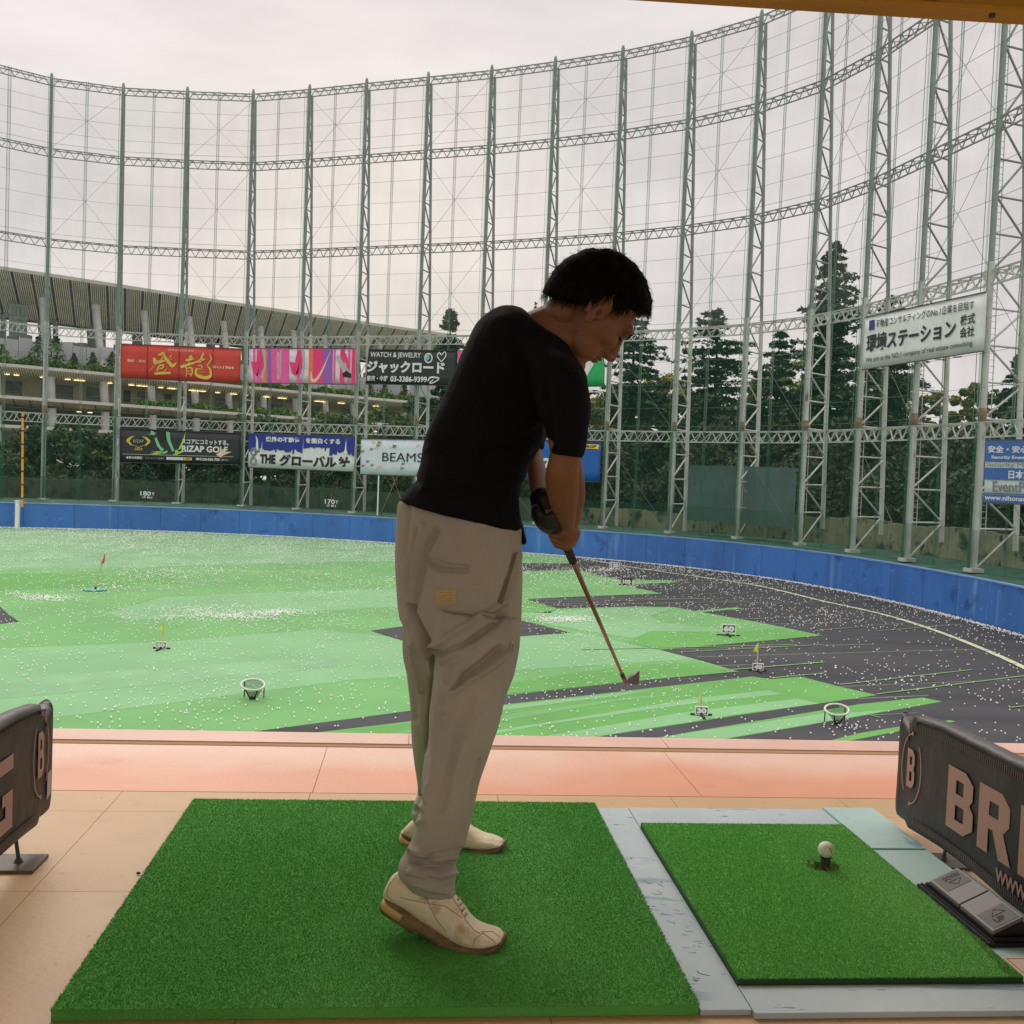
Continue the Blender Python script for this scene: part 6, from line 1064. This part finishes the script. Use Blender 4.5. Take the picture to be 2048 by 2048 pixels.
# hair cap
Vh, Fh_ = ico(5); Vh = Vh.copy()
def hairline(phi):                                              # lowest latitude that carries hair, by direction (0 = face, 180 = nape)
    xs = [0, 35, 58, 72, 84, 94, 103, 109, 127, 155, 180]; ys = [32, 29, 24, 6, -3, 20, 0, -17, -36, -45, -48]; return np.interp(phi, xs, ys)
az = np.degrees(np.abs(np.arctan2(Vh[:, 1], Vh[:, 0]))); el = np.degrees(np.arcsin(np.clip(Vh[:, 2], -1, 1)))
def hair_r(v, az, el):
    ca, sa, cz = v[:, 0], v[:, 1], v[:, 2]; ra = np.where(ca > 0, .128, .122); rb = .128; rc = .092; r = 1/np.sqrt((ca/ra)**2+(sa/rc)**2+(cz/rb)**2)
    r *= 1+.06*np.exp(-((az/60)**2+((el-42)/26)**2)); return r
rH = hair_r(Vh, az, el); nz = np.array([mnoise.noise(Vector(v*5))*.035+mnoise.noise(Vector(v*14))*.03+mnoise.noise(Vector((v[0]*30, v[1]*30, v[2]*30)))*.018 for v in Vh]); edge = np.clip((el-hairline(az))/9, 0, 1)**.6
rI = rH*.36; R_h = rI+(rH*(1+nz)-rI)*edge; co = Vh*R_h[:, None]+np.array([0, 0, .018])
V = [H(c[0], c[1], c[2]) for c in co]; mesh('hair', V, [tuple(f) for f in Fh_], M_hair, gp, True)
# strands lying over the cap give it a soft broken outline
nS = 9000; d = rng.normal(size=(nS, 3)); d /= np.linalg.norm(d, axis=1)[:, None]; az = np.degrees(np.abs(np.arctan2(d[:, 1], d[:, 0]))); el = np.degrees(np.arcsin(d[:, 2])); k = el > hairline(az)+5; d = d[k]; az = az[k]; el = el[k]; rr_ = hair_r(d, az, el); n = len(d)
crown = np.array([-.45, .1, .88]); flow = d-crown*np.sum(d*crown, 1)[:, None]; flow = (d*np.sum(d*crown, 1)[:, None]-crown); flow -= d*np.sum(flow*d, 1)[:, None]; flow /= np.linalg.norm(flow, axis=1)[:, None]+1e-6; flow += rng.normal(size=(n, 3))*.22
ln = .010+.016*rng.random(n); lift = .0005+.009*rng.random(n)**4; p0 = d*rr_[:, None]*.985+[0, 0, .018]; p1 = p0+flow*ln[:, None]*.6+d*lift[:, None]; p2 = p0+flow*ln[:, None]+d*(lift*1.1-.003)[:, None]; wd_ = np.cross(flow, d); wd_ /= np.linalg.norm(wd_, axis=1)[:, None]; wd_ *= .0011
V = np.stack([p0-wd_, p0+wd_, p1+wd_*.7, p1-wd_*.7, p2], 1).reshape(-1, 3); B_ = np.array([Fh[:], Rh[:], Uh[:]]); Vw = V@B_; F4 = (np.arange(n)*5)[:, None]; F = np.concatenate([np.concatenate([F4+0, F4+1, F4+2], 1), np.concatenate([F4+0, F4+2, F4+3], 1), np.concatenate([F4+3, F4+2, F4+4], 1)])
o = put(bpy.data.objects.new('hair_strands', npmesh('hair_strands', Vw, F, M_hair)), gp, Matrix.Translation(HCN)); o['kind'] = 'stuff'
# ---- shoes
def shoe(st, Y0, Y1, name, right=True):
    """st: (x bottom, y bottom, x top, y top, half width) stations from heel to toe, in measured positions"""
    t_ = MB(); n = len(st); rings = []; ax = []
    for i, (xb, yb, xt, yt, hw) in enumerate(st):
        yb = max(yt+6, yb-(19 if right else 22)); Y = Y0+(Y1-Y0)*i/(n-1); b_ = aty(xb, yb, Y); tp = aty(xt, yt, Y); ax.append((b_, tp, hw))
    d0 = (ax[-1][0]-ax[0][0]).normalized(); sd = d0.cross(Vector((0, 0, 1))).normalized()
    for b_, tp, hw in ax:
        c = (b_+tp)/2; h = (tp-b_)/2; R = []
        for k in range(28):
            a = 6.2832*k/28; ca, sa = math.cos(a), math.sin(a); low = max(0, -sa); R.append(c+h*math.copysign(abs(sa)**.75, sa)+sd*hw*math.copysign(abs(ca)**.7, ca)*(1-.28*max(0, sa)))
        rings.append(R)
    t_.loft(resample(rings, 4)); return t_, ax, d0, sd
# right (near) shoe: heel raised
RS = [(772, 1806, 772, 1783, .020), (779, 1812, 775, 1768, .031), (794, 1822, 790, 1746, .034), (815, 1835, 822, 1740, .034), (842, 1855, 858, 1756, .034), (870, 1872, 894, 1778, .037), (898, 1888, 922, 1808, .041), (922, 1899, 936, 1832, .046), (948, 1904, 954, 1850, .048), (974, 1905, 976, 1858, .046), (994, 1902, 994, 1864, .038), (1006, 1898, 1004, 1874, .022)]
t_, ax, d0, sd = shoe(RS, 2.235, 2.175, 'shoe'); fuse('shoe', t_, .0042, 3, M_shoe, gp)
def sole(st, Y0, Y1, th, name='sole', m=M_sole, wid=1.08, dz=.0):
    n = len(st); rings = []
    b_all = [aty(s[0], s[1]-(12 if Y0 < 2.5 else 15), Y0+(Y1-Y0)*i/(n-1)) for i, s in enumerate(st)]; d_ = (b_all[-1]-b_all[0]).normalized(); s_ = d_.cross(Vector((0, 0, 1))).normalized(); u_ = s_.cross(d_)
    for b_, s0 in zip(b_all, st): b_ = b_+u_*dz; hw = s0[4]*wid; rings.append([b_-s_*hw+u_*.012, b_-s_*hw-u_*th*.8, b_-s_*hw*.8-u_*th, b_+s_*hw*.8-u_*th, b_+s_*hw-u_*th*.8, b_+s_*hw+u_*.012])
    m2 = MB(); m2.loft(resample(rings, 3)); return m2, b_all, d_, s_, u_
m2, ball_, d_, s_, u_ = sole(RS, 2.235, 2.175, .006, wid=1.12); m2.obj('sole', M_sole, gp, True)
m2, *_r = sole(RS[:5], 2.235, 2.215, .016, wid=1.22, dz=-.001); m2.obj('heel_block', M_sole, gp, True); m2, *_r = sole([RS[0], RS[1], RS[2], RS[3]], 2.235, 2.222, .006, wid=1.3, dz=-.001); m2.obj('heel_trim', mat('pale_gold_heel_trim', rgb(206, 172, 110), .45, .1, 30), gp, True)
m_ = MB()
for i, b_ in enumerate(ball_):
    if i in (4, 5): continue
    for s in (-.8, -.3, .3, .8): p = b_+s_*RS[i][4]*s-u_*(.016 if i < 4 else .009); m_.tube(p, p-u_*.007, .005, .002, 6)
m_.obj('spikes', M_sole, gp)
def seam(pts, Y, m=M_seamd, w=.0011, part='shoe'):
    o = [c for c in gp.children if c.name == part][0]; inv_ = o.matrix_world.inverted(); P = []
    for i in range(len(pts)-1):
        for k in range(6):
            x = pts[i][0]+(pts[i+1][0]-pts[i][0])*k/6; y = pts[i][1]+(pts[i+1][1]-pts[i][1])*k/6; d = ray(x, y).normalized(); ok, loc, nn, _ = o.ray_cast(inv_@Vector((0, 0, HC)), (inv_.to_3x3()@d).normalized())
            if ok: P.append(o.matrix_world@loc)
    m3 = MB()
    for p, q in zip(P[:-1], P[1:]):
        if (p-q).length < .03: m3.tube(p, q, w, w, 5)
    if m3.V: m3.obj('seam', m, gp)
bpy.context.view_layer.update()
for pts in ([(795, 1748), (778, 1770), (772, 1790), (790, 1806), (830, 1832)], [(905, 1795), (918, 1815), (932, 1842), (950, 1862), (962, 1868)], [(946, 1893), (950, 1878), (966, 1866), (985, 1880), (992, 1888)], [(962, 1864), (985, 1863), (1002, 1876)], [(800, 1795), (850, 1806), (890, 1812), (930, 1840)], [(850, 1790), (870, 1835), (895, 1868)]): seam(pts, 2.2)
m3 = MB()
for k in range(5): p = aty(916+k*4.5, 1796+k*11, 2.185); m3.tube(p+Vector((0, .0, -.004)), p+Vector((.004, .012, -.003)), .0024, .0024, 8)
m3.obj('laces', M_seamd, gp)
m2, *_r = sole(RS[8:], 2.19, 2.175, .0, wid=1.06, dz=.0); m2 = MB(); 
rings = []
for i, s0 in enumerate(RS[8:]):
    b_ = aty(s0[0], s0[1]-9, 2.19+(2.175-2.19)*i/3); hw = s0[4]*1.16+.0008; hgt = .007+.0015*i; rings.append([b_-s_*hw, b_+s_*hw, b_+s_*hw*.97+u_*hgt, b_-s_*hw*.97+u_*hgt])
m2.loft(rings); m2.obj('toe_guard', M_trim, gp)
# left (far) shoe: heel slightly raised, toe towards the ball
LS = [(806, 1680, 807, 1664, .018), (811, 1688, 814, 1650, .029), (826, 1697, 832, 1636, .033), (850, 1704, 858, 1630, .034), (880, 1709, 890, 1632, .034), (908, 1712, 922, 1638, .038), (934, 1714, 946, 1656, .042), (958, 1715, 966, 1668, .045), (982, 1715, 984, 1673, .042), (1000, 1712, 1000, 1681, .034), (1010, 1707, 1009, 1691, .018)]
t_, *_r = shoe(LS, 2.80, 2.74, 'shoe', False); far_shoe = fuse('shoe', t_, .005, 3, M_shoe, gp); far_shoe['label'] = 'farther shoe, its toe turned a little away'; m2, ball_, d_, s_, u_ = sole(LS, 2.80, 2.74, .005, wid=1.14); m2.obj('sole', M_sole, gp, True); m2, *_r = sole(LS[:4], 2.80, 2.78, .006, wid=1.26, dz=-.001); m2.obj('heel_trim', bpy.data.materials['pale_gold_heel_trim'], gp, True)
m2 = MB(); rings = []
for i, s0 in enumerate(LS[7:]):
    b_ = aty(s0[0], s0[1]-14, 2.755+(2.74-2.755)*i/3); hw = s0[4]*1.16+.0008; hgt = .007+.0015*i; rings.append([b_-s_*hw, b_+s_*hw, b_+s_*hw*.97+u_*hgt, b_-s_*hw*.97+u_*hgt])
m2.loft(rings); m2.obj('toe_guard', M_trim, gp)
# ---- club
t = thing('golf_club', "golf club swung down and away by the golfer's hands", 'golf club', G1)
m_ = MB(); m_.tube(G0-gx*.03, G0+gx*.26, .0145, .0105, 16); m_.obj('grip', M_grip, t, True); m_ = MB(); m_.tube(G0+gx*.26, G1, .0068, .0045, 12); m_.obj('shaft', M_shaft, t, True)
m_ = MB(); hz = Vector((0, 0, 1)); hs = Vector((.55, .8, 0)).normalized(); P = []
pts = [(0, .012), (.018, .0), (.07, -.012), (.085, .0), (.082, .032), (.05, .022), (.012, .018)]
for l_ in (-.006, .006): P += [G1+gx*.0+hs*a+hz*(b-.01)+Vector((.8, -.55, 0))*l_ for a, b in pts]
n = 7; m_.add(P, [tuple(range(n))[::-1], tuple(range(n, 2*n))]+[(k, (k+1) % n, n+(k+1) % n, n+k) for k in range(n)]); m_.obj('club_head', M_steelh, t); m_ = MB(); m_.tube(G1-gx*.05, G1+gx*.006, .0068, .0072, 12); m_.obj('hosel', M_steelh, t, True)
